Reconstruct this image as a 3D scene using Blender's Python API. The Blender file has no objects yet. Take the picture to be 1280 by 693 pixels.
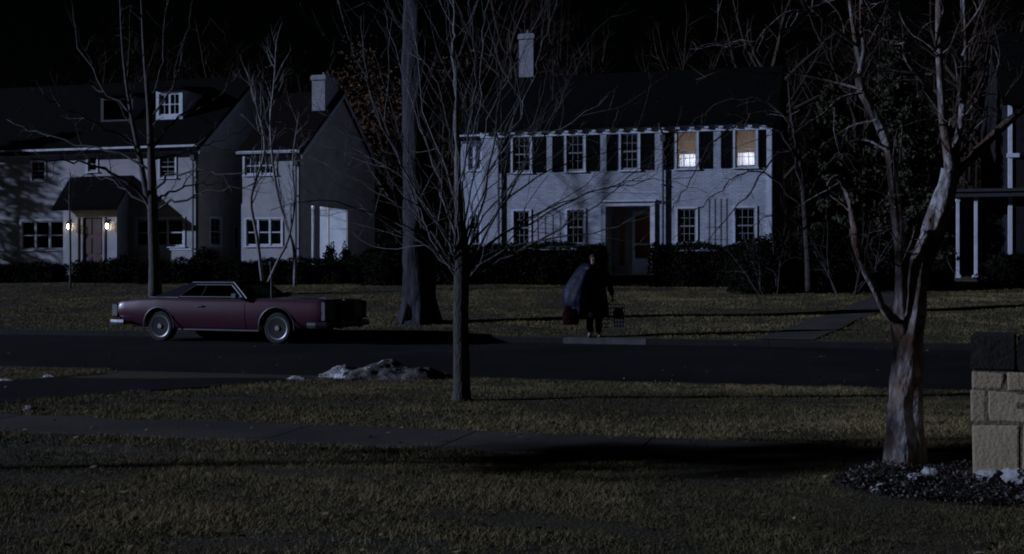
import bpy, bmesh, math, random
import numpy as np
from mathutils import Vector, Matrix, noise as mnoise

R = math.radians
SC = bpy.context.scene
COL = SC.collection
rng = random.Random(11)
nr = np.random.default_rng(5)

# ------------------------------------------------------------------ frame of the place
# camera stands over the origin looking along +Y; the street runs at A to it.
A = R(15.5); CA, SA = math.cos(A), math.sin(A)
CH, F, CX, HY = 1.41, 1500.0, 640.0, 340.0          # eye height; focal length, centre column and horizon row of the photo


def W(u, v, z=0.0):                                  # street coordinates (along, across) -> world
    return Vector((u*CA + v*SA, -u*SA + v*CA, z))


def uv(px, v):                                       # street coordinate u and depth of a sight line at street depth v
    k = (px-CX)/F
    Z = v/(k*SA+CA)
    return Z*(k*CA-SA), Z


def zat(py, Z):
    return CH+(HY-py)*Z/F


def at(px, py, Y):
    return Vector(((px-CX)/F*Y, Y, CH+(HY-py)/F*Y))


# ------------------------------------------------------------------ object helpers
def tag(o, label=None, cat=None, group=None, kind=None):
    if label: o['label'] = label
    if cat: o['category'] = cat
    if group: o['group'] = group
    if kind: o['kind'] = kind
    return o


def empty(name, loc=(0, 0, 0), rz=0.0):
    o = bpy.data.objects.new(name, None)
    o.empty_display_size = .2
    COL.objects.link(o)
    o.location = loc
    o.rotation_euler = (0, 0, rz)
    return o


def copy_tree(o, parent=None):
    c = o.copy()
    COL.objects.link(c)
    c.parent = parent
    for ch in [x for x in SC.objects if x.parent == o]:
        copy_tree(ch, c)
    return c


class MB:
    def __init__(s): s.v = []; s.f = []; s.m = []; s.n = 0

    def add(s, verts, faces, mi=0):
        n = len(s.v)
        s.v.extend([tuple(p) for p in verts])
        s.f.extend([tuple(i+n for i in f) for f in faces])
        s.m.extend([mi]*len(faces))

    def quad(s, a, b, c, d, mi=0): s.add([a, b, c, d], [(0, 1, 2, 3)], mi)

    def box(s, x0, x1, y0, y1, z0, z1, mi=0, fn=None):
        vs = [(x, y, z) for z in (z0, z1) for y in (y0, y1) for x in (x0, x1)]
        if fn: vs = [fn(*p) for p in vs]
        s.add(vs, [(0, 2, 3, 1), (4, 5, 7, 6), (0, 1, 5, 4), (2, 6, 7, 3), (0, 4, 6, 2), (1, 3, 7, 5)], mi)

    def prism(s, poly, axis_fn, mi=0):               # poly of (a, b); axis_fn(a, b, t) for t in 0, 1
        n = len(poly)
        vs = [axis_fn(a, b, 0) for a, b in poly]+[axis_fn(a, b, 1) for a, b in poly]
        s.add(vs, [tuple(range(n))[::-1], tuple(range(n, 2*n))]+[(i, (i+1) % n, n+(i+1) % n, n+i) for i in range(n)], mi)

    def tube(s, pts, rad, sides=6, mi=0, cap=True):
        pts = [Vector(p) for p in pts]
        n = len(pts)
        up = Vector((.13, .21, .97))
        rings = []
        prev = None
        for i, p in enumerate(pts):
            t = (pts[min(i+1, n-1)]-pts[max(i-1, 0)])
            if t.length < 1e-9: t = Vector((0, 0, 1))
            t.normalize()
            if prev is None:
                a = t.cross(up)
                if a.length < .05: a = t.cross(Vector((1, 0, 0)))
            else:
                a = prev-t*prev.dot(t)
                if a.length < 1e-4: a = t.cross(up)
            a.normalize()
            prev = a
            b = t.cross(a)
            r = rad[i]
            rings.extend([p+(a*math.cos(q)+b*math.sin(q))*r for q in [2*math.pi*k/sides for k in range(sides)]])
        fs = []
        for i in range(n-1):
            for k in range(sides):
                k2 = (k+1) % sides
                fs.append((i*sides+k, i*sides+k2, (i+1)*sides+k2, (i+1)*sides+k))
        if cap:
            fs.append(tuple(range(sides))[::-1])
            fs.append(tuple(range((n-1)*sides, n*sides)))
        s.add(rings, fs, mi)

    def lathe(s, prof, seg=20, fn=None, mi=0):       # prof of (r, h); fn(x, y, h)
        vs = []
        for r, h in prof:
            for k in range(seg):
                q = 2*math.pi*k/seg
                p = (r*math.cos(q), r*math.sin(q), h)
                vs.append(fn(*p) if fn else p)
        n = len(prof)
        fs = [(i*seg+k, i*seg+(k+1) % seg, (i+1)*seg+(k+1) % seg, (i+1)*seg+k) for i in range(n-1) for k in range(seg)]
        fs += [tuple(range(seg))[::-1], tuple(range((n-1)*seg, n*seg))]
        s.add(vs, fs, mi)

    def build(s, name, mats, parent=None, smooth=False, loc=None):
        me = bpy.data.meshes.new(name)
        me.from_pydata(s.v, [], s.f)
        mats = mats if isinstance(mats, (list, tuple)) else [mats]
        for m in mats: me.materials.append(m)
        if len(mats) > 1: me.polygons.foreach_set('material_index', s.m)
        if smooth: me.polygons.foreach_set('use_smooth', [True]*len(s.f))
        me.update()
        o = bpy.data.objects.new(name, me)
        COL.objects.link(o)
        if parent: o.parent = parent
        if loc is not None: o.location = loc
        return o


def np_mesh(name, verts, nper, mats, parent=None, shade=None):
    """verts (N*nper, 3): N separate faces of nper corners; shade: one value per face stored as attribute 'shade'"""
    n = len(verts)//nper
    me = bpy.data.meshes.new(name)
    me.vertices.add(len(verts))
    me.vertices.foreach_set('co', np.asarray(verts, np.float32).ravel())
    me.loops.add(len(verts))
    me.loops.foreach_set('vertex_index', np.arange(len(verts), dtype=np.int32))
    me.polygons.add(n)
    me.polygons.foreach_set('loop_start', np.arange(0, len(verts), nper, dtype=np.int32))
    me.update(calc_edges=True)
    if shade is not None:
        at_ = me.attributes.new('shade', 'FLOAT', 'FACE')
        at_.data.foreach_set('value', np.asarray(shade, np.float32))
    me.materials.append(mats)
    o = bpy.data.objects.new(name, me)
    COL.objects.link(o)
    if parent: o.parent = parent
    return o


# ------------------------------------------------------------------ materials
def mat(name, c1, c2=None, scale=8.0, rough=.8, bump=0.0, bscale=None, metal=0.0, detail=6.0, stretch=None, attr=None, spec=.3,
        ramp=(.35, .65), coat=0.0, c3=None, s3=1.0):
    m = bpy.data.materials.new(name)
    m.use_nodes = True
    nt = m.node_tree
    N, L = nt.nodes, nt.links
    b = N['Principled BSDF']
    b.inputs['Roughness'].default_value = rough
    b.inputs['Metallic'].default_value = metal
    b.inputs['Specular IOR Level'].default_value = spec
    b.inputs['Coat Weight'].default_value = coat
    c2 = c2 or tuple(x*.7 for x in c1)
    tc = N.new('ShaderNodeTexCoord')
    mp = N.new('ShaderNodeMapping')
    L.new(tc.outputs['Object'], mp.inputs['Vector'])
    if stretch: mp.inputs['Scale'].default_value = stretch
    if attr:
        src = N.new('ShaderNodeAttribute'); src.attribute_name = attr; fac = src.outputs['Fac']
    else:
        nz = N.new('ShaderNodeTexNoise')
        nz.inputs['Scale'].default_value = scale
        nz.inputs['Detail'].default_value = detail
        nz.inputs['Roughness'].default_value = .62
        L.new(mp.outputs['Vector'], nz.inputs['Vector'])
        fac = nz.outputs['Fac']
    cr = N.new('ShaderNodeValToRGB')
    cr.color_ramp.elements[0].position = ramp[0] if not attr else 0.0
    cr.color_ramp.elements[1].position = ramp[1] if not attr else 1.0
    cr.color_ramp.elements[0].color = (*c1, 1)
    cr.color_ramp.elements[1].color = (*c2, 1)
    L.new(fac, cr.inputs['Fac'])
    out = cr.outputs['Color']
    if c3:
        n3 = N.new('ShaderNodeTexNoise'); n3.inputs['Scale'].default_value = s3; n3.inputs['Detail'].default_value = 4
        L.new(tc.outputs['Object'], n3.inputs['Vector'])
        r3 = N.new('ShaderNodeValToRGB')
        r3.color_ramp.elements[0].position = .38; r3.color_ramp.elements[1].position = .62
        L.new(n3.outputs['Fac'], r3.inputs['Fac'])
        mx = N.new('ShaderNodeMixRGB')
        mx.inputs['Color2'].default_value = (*c3, 1)
        L.new(r3.outputs['Color'], mx.inputs['Fac'])
        L.new(out, mx.inputs['Color1'])
        out = mx.outputs['Color']
    L.new(out, b.inputs['Base Color'])
    if bump:
        n2 = N.new('ShaderNodeTexNoise')
        n2.inputs['Scale'].default_value = bscale or scale*3
        n2.inputs['Detail'].default_value = 6
        L.new(mp.outputs['Vector'], n2.inputs['Vector'])
        bp = N.new('ShaderNodeBump')
        bp.inputs['Strength'].default_value = min(1, bump)
        bp.inputs['Distance'].default_value = .03
        L.new(n2.outputs['Fac'], bp.inputs['Height'])
        L.new(bp.outputs['Normal'], b.inputs['Normal'])
    return m


def brick_mat(name, c1, c2, mortar, bw=.22, bh=.075, rough=.85, axes='xz'):
    m = bpy.data.materials.new(name)
    m.use_nodes = True
    nt = m.node_tree; N, L = nt.nodes, nt.links
    b = N['Principled BSDF']; b.inputs['Roughness'].default_value = rough; b.inputs['Specular IOR Level'].default_value = .25
    tc = N.new('ShaderNodeTexCoord'); sp = N.new('ShaderNodeSeparateXYZ'); cb = N.new('ShaderNodeCombineXYZ')
    L.new(tc.outputs['Object'], sp.inputs[0])
    ad = N.new('ShaderNodeMath'); ad.operation = 'ADD'
    L.new(sp.outputs['X'], ad.inputs[0]); L.new(sp.outputs['Y'], ad.inputs[1])
    L.new(ad.outputs[0], cb.inputs['X']); L.new(sp.outputs['Z'], cb.inputs['Y'])
    br = N.new('ShaderNodeTexBrick')
    br.inputs['Scale'].default_value = 1.0
    br.inputs['Brick Width'].default_value = bw; br.inputs['Row Height'].default_value = bh
    br.inputs['Mortar Size'].default_value = .009
    br.inputs['Color1'].default_value = (*c1, 1); br.inputs['Color2'].default_value = (*c2, 1); br.inputs['Mortar'].default_value = (*mortar, 1)
    L.new(cb.outputs[0], br.inputs['Vector'])
    nz = N.new('ShaderNodeTexNoise'); nz.inputs['Scale'].default_value = 1.7; nz.inputs['Detail'].default_value = 8; nz.inputs['Roughness'].default_value = .7
    L.new(tc.outputs['Object'], nz.inputs['Vector'])
    cr = N.new('ShaderNodeValToRGB'); cr.color_ramp.elements[0].position = .3; cr.color_ramp.elements[1].position = .7
    cr.color_ramp.elements[0].color = (.70, .70, .72, 1); cr.color_ramp.elements[1].color = (1, 1, 1, 1)
    L.new(nz.outputs['Fac'], cr.inputs['Fac'])
    mx = N.new('ShaderNodeMixRGB'); mx.blend_type = 'MULTIPLY'; mx.inputs['Fac'].default_value = 1
    L.new(br.outputs['Color'], mx.inputs['Color1']); L.new(cr.outputs['Color'], mx.inputs['Color2'])
    L.new(mx.outputs['Color'], b.inputs['Base Color'])
    bp = N.new('ShaderNodeBump'); bp.invert = True; bp.inputs['Strength'].default_value = .8; bp.inputs['Distance'].default_value = .008
    L.new(br.outputs['Fac'], bp.inputs['Height']); L.new(bp.outputs['Normal'], b.inputs['Normal'])
    return m


def glass_mat(name, tint=(.02, .022, .028), mixv=.5):
    m = bpy.data.materials.new(name); m.use_nodes = True
    nt = m.node_tree; N, L = nt.nodes, nt.links
    N.remove(N['Principled BSDF'])
    fr = N.new('ShaderNodeFresnel'); fr.inputs['IOR'].default_value = 1.5
    gl = N.new('ShaderNodeBsdfGlossy'); gl.inputs['Roughness'].default_value = .03
    tr = N.new('ShaderNodeBsdfTransparent'); tr.inputs['Color'].default_value = (*tint, 1)
    mx = N.new('ShaderNodeMixShader')
    L.new(fr.outputs[0], mx.inputs[0]); L.new(tr.outputs[0], mx.inputs[1]); L.new(gl.outputs[0], mx.inputs[2])
    L.new(mx.outputs[0], N['Material Output'].inputs['Surface'])
    return m


def emit_mat(name, col, s):
    m = bpy.data.materials.new(name); m.use_nodes = True
    b = m.node_tree.nodes['Principled BSDF']
    b.inputs['Base Color'].default_value = (*[min(1, c*.8) for c in col], 1)
    b.inputs['Emission Color'].default_value = (*col, 1)
    b.inputs['Emission Strength'].default_value = s
    return m


def cloth_glow(name, col):                           # thin curtain that lets lamp light through
    m = bpy.data.materials.new(name); m.use_nodes = True
    nt = m.node_tree; N, L = nt.nodes, nt.links
    N.remove(N['Principled BSDF'])
    nz = N.new('ShaderNodeTexWave'); nz.inputs['Scale'].default_value = 9; nz.inputs['Distortion'].default_value = 2
    tc = N.new('ShaderNodeTexCoord'); L.new(tc.outputs['Object'], nz.inputs['Vector'])
    cr = N.new('ShaderNodeValToRGB')
    cr.color_ramp.elements[0].color = (*[c*.7 for c in col], 1); cr.color_ramp.elements[1].color = (*col, 1)
    L.new(nz.outputs['Fac'], cr.inputs['Fac'])
    d = N.new('ShaderNodeBsdfDiffuse'); t = N.new('ShaderNodeBsdfTranslucent')
    L.new(cr.outputs['Color'], d.inputs['Color']); L.new(cr.outputs['Color'], t.inputs['Color'])
    mx = N.new('ShaderNodeMixShader'); mx.inputs[0].default_value = .6
    L.new(d.outputs[0], mx.inputs[1]); L.new(t.outputs[0], mx.inputs[2])
    L.new(mx.outputs[0], N['Material Output'].inputs['Surface'])
    return m


M = {
    'soil': mat('soil', (.030, .028, .015), (.055, .049, .026), 1.2, .95, .5, 40, c3=(.035, .027, .014), s3=.5),
    'grass': mat('grass_blades', (.060, .051, .020), (.255, .200, .090), attr='shade', rough=.75),
    'asphalt': mat('asphalt', (.010, .010, .0105), (.019, .019, .020), 1.6, .85, .5, 90, c3=(.008, .008, .0085), s3=.35, spec=.12),
    'concrete': mat('concrete', (.046, .039, .035), (.068, .059, .053), 2.2, .9, .35, 60, c3=(.033, .028, .025), s3=.8),
    'kerb': mat('kerb_stone', (.011, .011, .0115), (.018, .018, .018), 3, .9, .4, 50),
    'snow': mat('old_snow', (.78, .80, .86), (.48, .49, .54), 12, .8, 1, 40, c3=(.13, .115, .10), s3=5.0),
    'dark_snow': mat('dark_snow', (.055, .047, .040), (.014, .012, .010), 9, .9, 1, 40, c3=(.14, .135, .14), s3=7.0),
    'white_brick': brick_mat('painted_brick', (.61, .65, .755), (.45, .485, .57), (.37, .40, .47)),
    'cream': mat('cream_stucco', (.47, .475, .51), (.35, .355, .385), 1.5, .9, .35, 30),
    'sash': mat('sash_paint', (.30, .31, .34), (.24, .25, .28), 5, .6),
    'pale_slab': mat('pale_slab', (.105, .103, .11), (.065, .064, .067), 3, .85, .35, 40),
    'path': mat('worn_path', (.045, .042, .040), (.07, .066, .062), 2.2, .9, .35, 60, c3=(.035, .032, .027), s3=.8),
    'tan': mat('shaded_stucco', (.40, .365, .32), (.29, .265, .232), 1.5, .95, .4, 30),  # darker copy of the cream stucco, paints shade on the right-facing gable walls
    'dim_trim': mat('dim_trim', (.05, .05, .055), (.035, .035, .037), 5, .7),
    'white_trim': mat('white_trim_paint', (.66, .70, .79), (.52, .56, .65), 5, .55, .1),
    'shutter': mat('shutter_paint', (.003, .0032, .004), (.005, .0055, .007), 6, .7, spec=.06),
    'roof': mat('roof_shingle', (.003, .003, .0033), (.006, .006, .006), 9, .95, .5, 14, spec=.04),
    'roof_warm': mat('roof_shingle_brown', (.006, .004, .004), (.010, .007, .0065), 9, .95, .5, 14, spec=.05),
    'dark_room': mat('dark_room', (.012, .012, .013), (.018, .018, .018), 2, .9),
    'orange_room': mat('warm_wallpaper', (.44, .35, .255), (.35, .275, .20), 3, .8),
    'beige': mat('entry_panel', (.25, .24, .225), (.21, .20, .19), 3, .7),
    'door_red': mat('door_paint', (.085, .045, .042), (.065, .034, .032), 4, .5),
    'glass': glass_mat('window_glass', (.75, .77, .80)),
    'car_glass': glass_mat('car_window_glass', (.34, .37, .42)),
    'shade': mat('window_shade', (.70, .73, .82), (.58, .60, .68), 3, .8),
    'glow_curtain': cloth_glow('glow_curtain', (.80, .84, .95)),
    'drape': cloth_glow('drape', (.46, .37, .27)),
    'iron': mat('black_iron', (.015, .015, .016), (.025, .025, .026), 10, .5, metal=.3),
    'lamp': emit_mat('lamp_glass', (1.0, .80, .55), 13.0),
    'copper': mat('downspout_metal', (.075, .078, .088), (.055, .057, .064), 6, .5),
    'chimney': brick_mat('chimney_brick', (.44, .45, .48), (.33, .34, .37), (.28, .28, .30)),
    'bark_mid': mat('bark_grey', (.10, .095, .095), (.055, .05, .05), 14, .9, .9, 40, stretch=(1, 1, .35)),
    'bark_shaded': mat('shaded_young_bark', (.055, .050, .048), (.030, .027, .026), 14, .9, .9, 40, stretch=(1, 1, .35)),  # dark copy of the bark, paints shade on trunk and low limbs
    'bark_twig': mat('bark_twig', (.15, .146, .155), (.07, .067, .07), 14, .85, .5, 40),  # lighter copy for the crown, brightened to paint lit limb edges
    'bark_big': mat('bark_furrowed', (.038, .039, .050), (.010, .010, .011), 11, .95, 1, 22, stretch=(1, 1, .16)),
    'bark_pale': mat('bark_pale', (.30, .295, .31), (.10, .085, .08), 16, .85, 1, 30, stretch=(1, 1, .5), c3=(.095, .052, .036), s3=3.6, ramp=(.40, .60)),
    'bark_birch': mat('bark_birch', (.26, .255, .265), (.15, .14, .14), 12, .8, .6, 30),
    'bark_shrub': mat('bark_shrub', (.050, .046, .046), (.022, .02, .02), 14, .9, .5, 30),
    'bark_dark': mat('bark_dark', (.045, .038, .035), (.025, .021, .02), 8, .9, .6, 20),
    'twig_far': mat('far_twigs', (.046, .029, .022), (.024, .016, .013), 3, .95),
    'needles': mat('evergreen_needles', (.008, .010, .005), (.050, .052, .024), attr='shade', rough=.8),
    'hedge': mat('hedge_leaves', (.003, .004, .002), (.017, .018, .009), attr='shade', rough=.9, spec=.08),
    'brown_leaf': mat('dry_leaves', (.024, .012, .005), (.13, .062, .019), attr='shade', rough=.85),
    'dead_leaf': mat('dead_leaves', (.06, .035, .018), (.26, .20, .13), attr='shade', rough=.8),
    'bed_leaf': mat('bed_leaves', (.005, .004, .0035), (.085, .06, .05), attr='shade', rough=.6, spec=.5),
    'core': mat('core_shade', (.006, .006, .005), (.010, .009, .008), 9, 1, .5, 20, spec=.02),  # near-black, puts the inner shade of bushes into colour
    'stone': mat('limestone', (.25, .205, .135), (.195, .162, .108), 4, .95, .4, 40, c3=(.27, .222, .145), s3=1.8),
    'mortar': mat('mortar', (.12, .098, .068), (.085, .07, .05), 8, .95, .6, 40),
    'cap_stone': mat('dark_cap_stone', (.008, .007, .006), (.014, .012, .010), 5, .95, .6, 30),
    'rock': mat('pale_rock', (.34, .34, .36), (.18, .178, .178), 9, .9, .7, 20),
    'paint': mat('car_paint', (.066, .018, .040), (.047, .013, .029), 2.5, .36, spec=.25, coat=.2, c3=(.052, .018, .029), s3=7),
    'vinyl': mat('vinyl_roof', (.008, .009, .016), (.006, .007, .012), 30, .8, .2, 120, spec=.08),
    'chrome': mat('chrome', (.13, .135, .155), (.09, .095, .105), 4, .42, metal=.75),
    'trim_metal': mat('trim_metal', (.11, .115, .13), (.085, .09, .10), 6, .5, metal=.5),
    'dark_chrome': mat('dark_grille', (.05, .05, .055), (.035, .035, .04), 6, .35, metal=.7),
    'rubber': mat('tyre_rubber', (.014, .014, .014), (.020, .020, .020), 12, .85),
    'rim': mat('wheel_cover', (.26, .27, .30), (.17, .175, .195), 14, .4, metal=.35),
    'seat_cloth': mat('car_upholstery', (.03, .02, .022), (.022, .016, .018), 12, .9),
    'lens_red': mat('tail_lens', (.16, .012, .014), (.11, .008, .010), 10, .25, spec=.6),
    'coat': mat('dark_wool', (.012, .012, .015), (.008, .008, .010), 20, .95, .3, 80),
    'skin': mat('skin', (.40, .24, .18), (.34, .20, .15), 9, .6),
    'hair': mat('dark_hair', (.012, .009, .008), (.02, .015, .012), 30, .6),
    'shoe': mat('tan_shoe', (.10, .07, .045), (.07, .05, .03), 9, .6),
    'blue_cloth': mat('blue_cloth', (.008, .012, .036), (.003, .004, .010), 2.0, .55, .5, 9, spec=.15),
    'red_bag': mat('red_bag', (.016, .0015, .0035), (.007, .001, .0018), 6, .8, spec=.05),
    'pale_wire': mat('pale_wire', (.20, .20, .215), (.15, .15, .16), 9, .5),
    'pale_cloth': mat('pale_cover_cloth', (.17, .17, .17), (.12, .12, .12), 5, .9, .4, 20),
}


# ------------------------------------------------------------------ ground heights
def sm(x, a, b):
    t = min(1, max(0, (x-a)/(b-a)))
    return t*t*(3-2*t)


def gh(u, v):
    if v < 15.12: return (.045*mnoise.noise(Vector((u*.22, v*.3, 0)))+.020*mnoise.noise(Vector((u*.7, v*1.3, 9)))+.016*mnoise.noise(Vector((u*.9, v*3.2, 4))))*sm(abs(v-15.1), .0, 1.2)*sm(abs(v-9.55), .55, 1.2)
    if v < 24.88: return -.10
    z = .02+.058*(v-24.9) if v < 43 else 1.07+.26*sm(v, 43, 47)
    z += (.07*mnoise.noise(Vector((u*.12, v*.15, 3)))+.05*mnoise.noise(Vector((u*.35, v*.6, 8))))*sm(v, 25.2, 28)*(1-.7*sm(v, 42, 46))
    return z


def gxy(x, y):
    return gh(x*CA-y*SA, x*SA+y*CA)


# ------------------------------------------------------------------ setting
def build_ground():
    us = [-400, -200, -110, -75]+[-60+.8*i for i in range(151)]+[75, 110, 200, 400]
    vs = [-300, -90, -30, -12]+[-4+.6*i for i in range(32)]+[15.06, 15.14]+[15.8+1.5*i for i in range(6)]+[24.86, 24.94]
    vs += [25.5+.7*i for i in range(36)]+[52, 56, 62, 70, 85, 110, 160, 260, 420]
    vs = sorted(vs)
    V = []
    for v in vs:
        for u in us:
            z = gh(u, v)
            if 15.1 < v < 24.9: z = -.13
            V.append(W(u, v, z-.004))
    nu = len(us)
    fs = [(j*nu+i, j*nu+i+1, (j+1)*nu+i+1, (j+1)*nu+i) for j in range(len(vs)-1) for i in range(nu-1)]
    m = MB(); m.add(V, fs)
    tag(m.build('ground', M['soil'], smooth=True), kind='structure')
    # road
    m = MB()
    n = 60
    prof = [(15.27, -.104), (17, -.075), (20, -.055), (23, -.075), (24.73, -.104)]
    V = [W(-200+400*i/n, v, z) for i in range(n+1) for v, z in prof]
    k = len(prof)
    m.add(V, [(i*k+j, (i+1)*k+j, (i+1)*k+j+1, i*k+j+1) for i in range(n) for j in range(k-1)])
    tag(m.build('road', M['asphalt'], smooth=True), kind='structure')
    # kerbs: near one is broken by the driveway mouth, far one by the pale slab
    for name, v0, v1, gaps in (('kerb', 15.11, 15.262, [(-10.2, -6.2)]), ('kerb', 24.738, 24.89, [])):
        m = MB()
        edges = [-120]
        for a, b in gaps: edges += [a, b]
        edges.append(120)
        for a, b in zip(edges[::2], edges[1::2]):
            q = int((b-a)/3)+1
            for i in range(q):
                x0, x1 = a+(b-a)*i/q, a+(b-a)*(i+1)/q-.012
                vs_ = [(u, v, z) for z in (-.16, .006 if v0 < 20 else .012) for v in (v0, v1) for u in (x0, x1)]
                m.add([W(*p) for p in vs_], [(0, 2, 3, 1), (4, 5, 7, 6), (0, 1, 5, 4), (2, 6, 7, 3), (0, 4, 6, 2), (1, 3, 7, 5)])
        tag(m.build(name, M['kerb']), kind='structure')
    # pavement: slabs 1.5 m long with open joints
    m = MB()
    for i in range(-40, 40):
        if -9.2 < i*1.55 < -7.4: pass
        a, b = i*1.55, i*1.55+1.538
        dz = .012+rng.uniform(-.006, .006)
        vs_ = [(u, v, z) for z in (-.1, dz) for v in (9.05, 10.06) for u in (a, b)]
        m.add([W(*p) for p in vs_], [(0, 2, 3, 1), (4, 5, 7, 6), (0, 1, 5, 4), (2, 6, 7, 3), (0, 4, 6, 2), (1, 3, 7, 5)])
    tag(m.build('pavement', M['concrete']), kind='structure')
    # near driveway: flares into the road
    m = MB()
    L_ = [(-6.0, 15.3, -.085), (-6.5, 14.9, -.01), (-7.2, 13.6, .012), (-8.4, 11.6, .014), (-9.0, 10.14, .014)]
    R_ = [(-10.3, 15.3, -.085), (-9.9, 14.9, -.01), (-10.2, 13.6, .012), (-11.1, 11.6, .014), (-11.8, 10.14, .014)]
    V = []
    for a, b in zip(L_, R_): V += [W(*b), W(*a)]
    m.add(V, [(2*i, 2*i+1, 2*i+3, 2*i+2) for i in range(4)])
    m.add([W(-11.9, 8.98, .014), W(-9.2, 8.98, .014), W(-10.2, 2, .014), W(-13, 2, .014)], [(0, 1, 2, 3)])
    tag(m.build('driveway', M['asphalt']), kind='structure')
    # front path climbing the far lawn
    m = MB()
    V = []
    for i in range(15):
        t = i/14
        v = 24.95+13.6*t
        u0 = -1.74+3.05*t; u1 = -.62+2.95*t
        for k in range(4):
            u = u0+(u1-u0)*k/3
            V.append(W(u, v, gh(u, v)+.018))
    m.add(V, [(i*4+k, i*4+k+1, i*4+k+5, i*4+k+4) for i in range(14) for k in range(3)])
    tag(m.build('front_path', M['path']), kind='structure')
    # pale slab at the far kerb
    m = MB()
    ua, ub = uv(702, 24.6)[0], uv(806, 24.6)[0]
    n = 8
    for i in range(n):
        x0, x1 = ua+(ub-ua)*i/n, ua+(ub-ua)*(i+1)/n-(.01 if i == 3 else 0)
        vs_ = [(u, v, z) for z in (-.2, .018) for v in (24.732, 25.5) for u in (x0, x1)]
        m.add([W(*p) for p in vs_], [(0, 2, 3, 1), (4, 5, 7, 6), (0, 1, 5, 4), (2, 6, 7, 3), (0, 4, 6, 2), (1, 3, 7, 5)])
    tag(m.build('kerb_slab_path', M['pale_slab']), kind='structure')


build_ground()


# ------------------------------------------------------------------ grass
def in_drive(u, v):
    # between the two edges of the near driveway
    a = np.interp(v, [2, 8.98, 10.14, 11.6, 13.6, 14.9, 15.3], [-10.2, -9.2, -9.0, -8.4, -7.2, -6.5, -6.0])
    b = np.interp(v, [2, 8.98, 10.14, 11.6, 13.6, 14.9, 15.3], [-13.0, -11.9, -11.8, -11.1, -10.2, -9.9, -10.3])
    return (u < a) & (u > b)


def blades(name, zr, density, hgt, wid, keep, seed, pal=(0, 1)):
    g = np.random.default_rng(seed)
    z0, z1 = zr
    area = (z1-z0)*(.92*(z0+z1)/2+3)
    n = int(area*density)
    # uniform over the trapezoid seen between the two depths
    aa, bb = .46, 1.5
    q0 = aa*z0*z0/2+bb*z0; q1 = aa*z1*z1/2+bb*z1
    q = q0+(q1-q0)*g.random(n)
    Y = (-bb+np.sqrt(bb*bb+2*aa*q))/aa
    X = (g.random(n)*2-1)*(.46*Y+1.5)
    u = X*CA-Y*SA; v = X*SA+Y*CA
    k = keep(u, v, X, Y)
    worn = np.array([mnoise.noise(Vector((a*.55, b*.9, 31)))+.7*mnoise.noise(Vector((a*2.3, b*3.1, 33))) for a, b in zip(X, Y)])
    k &= (worn < .42) | (g.random(n) < .25)
    X, Y, u, v = X[k], Y[k], u[k], v[k]
    n = len(X)
    Zb = np.array([gh(a, b) for a, b in zip(u, v)])
    # clumps: low frequency height and colour
    cl = np.array([mnoise.noise(Vector((a*1.1, b*1.1, 7))) + .6*mnoise.noise(Vector((a*4.0, b*4.0, 2))) for a, b in zip(X, Y)])
    c2 = np.array([mnoise.noise(Vector((a*.33, b*.5, 17))) for a, b in zip(X, Y)])
    h = hgt*(.45+1.0*g.random(n)**1.5)*(1+.85*np.clip(cl, -.9, 1))*(1+.5*np.clip(c2, -1, 1))
    w = wid*(.7+.6*g.random(n))
    th = g.random(n)*6.283
    ln = (.35+1.5*g.random(n))*h
    la = g.random(n)*6.283
    dx, dy = np.cos(th)*w, np.sin(th)*w
    P = np.zeros((n, 3, 3), np.float32)
    P[:, 0] = np.stack([X-dx, Y-dy, Zb-.004], 1)
    P[:, 1] = np.stack([X+dx, Y+dy, Zb-.004], 1)
    P[:, 2] = np.stack([X+np.cos(la)*ln, Y+np.sin(la)*ln, Zb+h], 1)
    sh = np.clip(.40+.50*cl+.75*c2+.28*(g.random(n)-.5), 0, 1)
    o = np_mesh(name, P.reshape(-1, 3), 3, M['grass'], shade=pal[0]+(pal[1]-pal[0])*sh)
    return o


def keep_near(u, v, X, Y):
    bed = ((X-3.45)/1.35)**2+((Y-7.9)/.8)**2 < 1
    fr = 1+.0*u
    wob = .05*np.sin(u*3.1)+.04*np.sin(u*7.7)
    return (v < 15.08) & ~((v > 9.08+wob) & (v < 10.02+wob)) & ~in_drive(u, v) & ~bed & (fr > 0)


def keep_far(u, v, X, Y):
    path = (v < 38.6) & (u > -1.74+3.05*(v-24.95)/13.6) & (u < -.62+2.95*(v-24.95)/13.6)
    slab = (u > uv(700, 24.6)[0]) & (u < uv(806, 24.6)[0]) & (v < 25.45)
    return (v > 24.93) & (v < 45) & ~path & ~slab


tag(blades('near_grass', (4.9, 9.0), 6200, .022, .0019, keep_near, 1), kind='stuff')
tag(blades('verge_grass', (9.0, 17.5), 2900, .025, .0030, keep_near, 2), kind='stuff')
tag(blades('far_grass', (22.0, 47.0), 560, .030, .0075, keep_far, 3), kind='stuff')


def fallen():
    g = np.random.default_rng(77)
    n = 1500
    Y = 5.2+30*g.random(n)**2.2; X = (g.random(n)*2-1)*(.46*Y+1)
    P = np.zeros((n, 4, 3), np.float32)
    for i in range(n):
        v = X[i]*SA+Y[i]*CA
        z = gxy(X[i], Y[i])+(.02 if (v < 15 or v > 25) else .03)+.012*g.random()
        a = g.random()*6.283; s = .022*(.6+.8*g.random())
        c, d = math.cos(a)*s, math.sin(a)*s
        t = (g.random(4)-.4)*.022
        P[i] = [(X[i]-c, Y[i]-d, z+t[0]), (X[i]+d*.6, Y[i]-c*.6, z+t[1]), (X[i]+c, Y[i]+d, z+t[2]), (X[i]-d*.6, Y[i]+c*.6, z+t[3])]
    return np_mesh('fallen_leaves', P.reshape(-1, 3), 4, M['dead_leaf'], None, g.random(n)**2)


tag(fallen(), kind='stuff')


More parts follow.
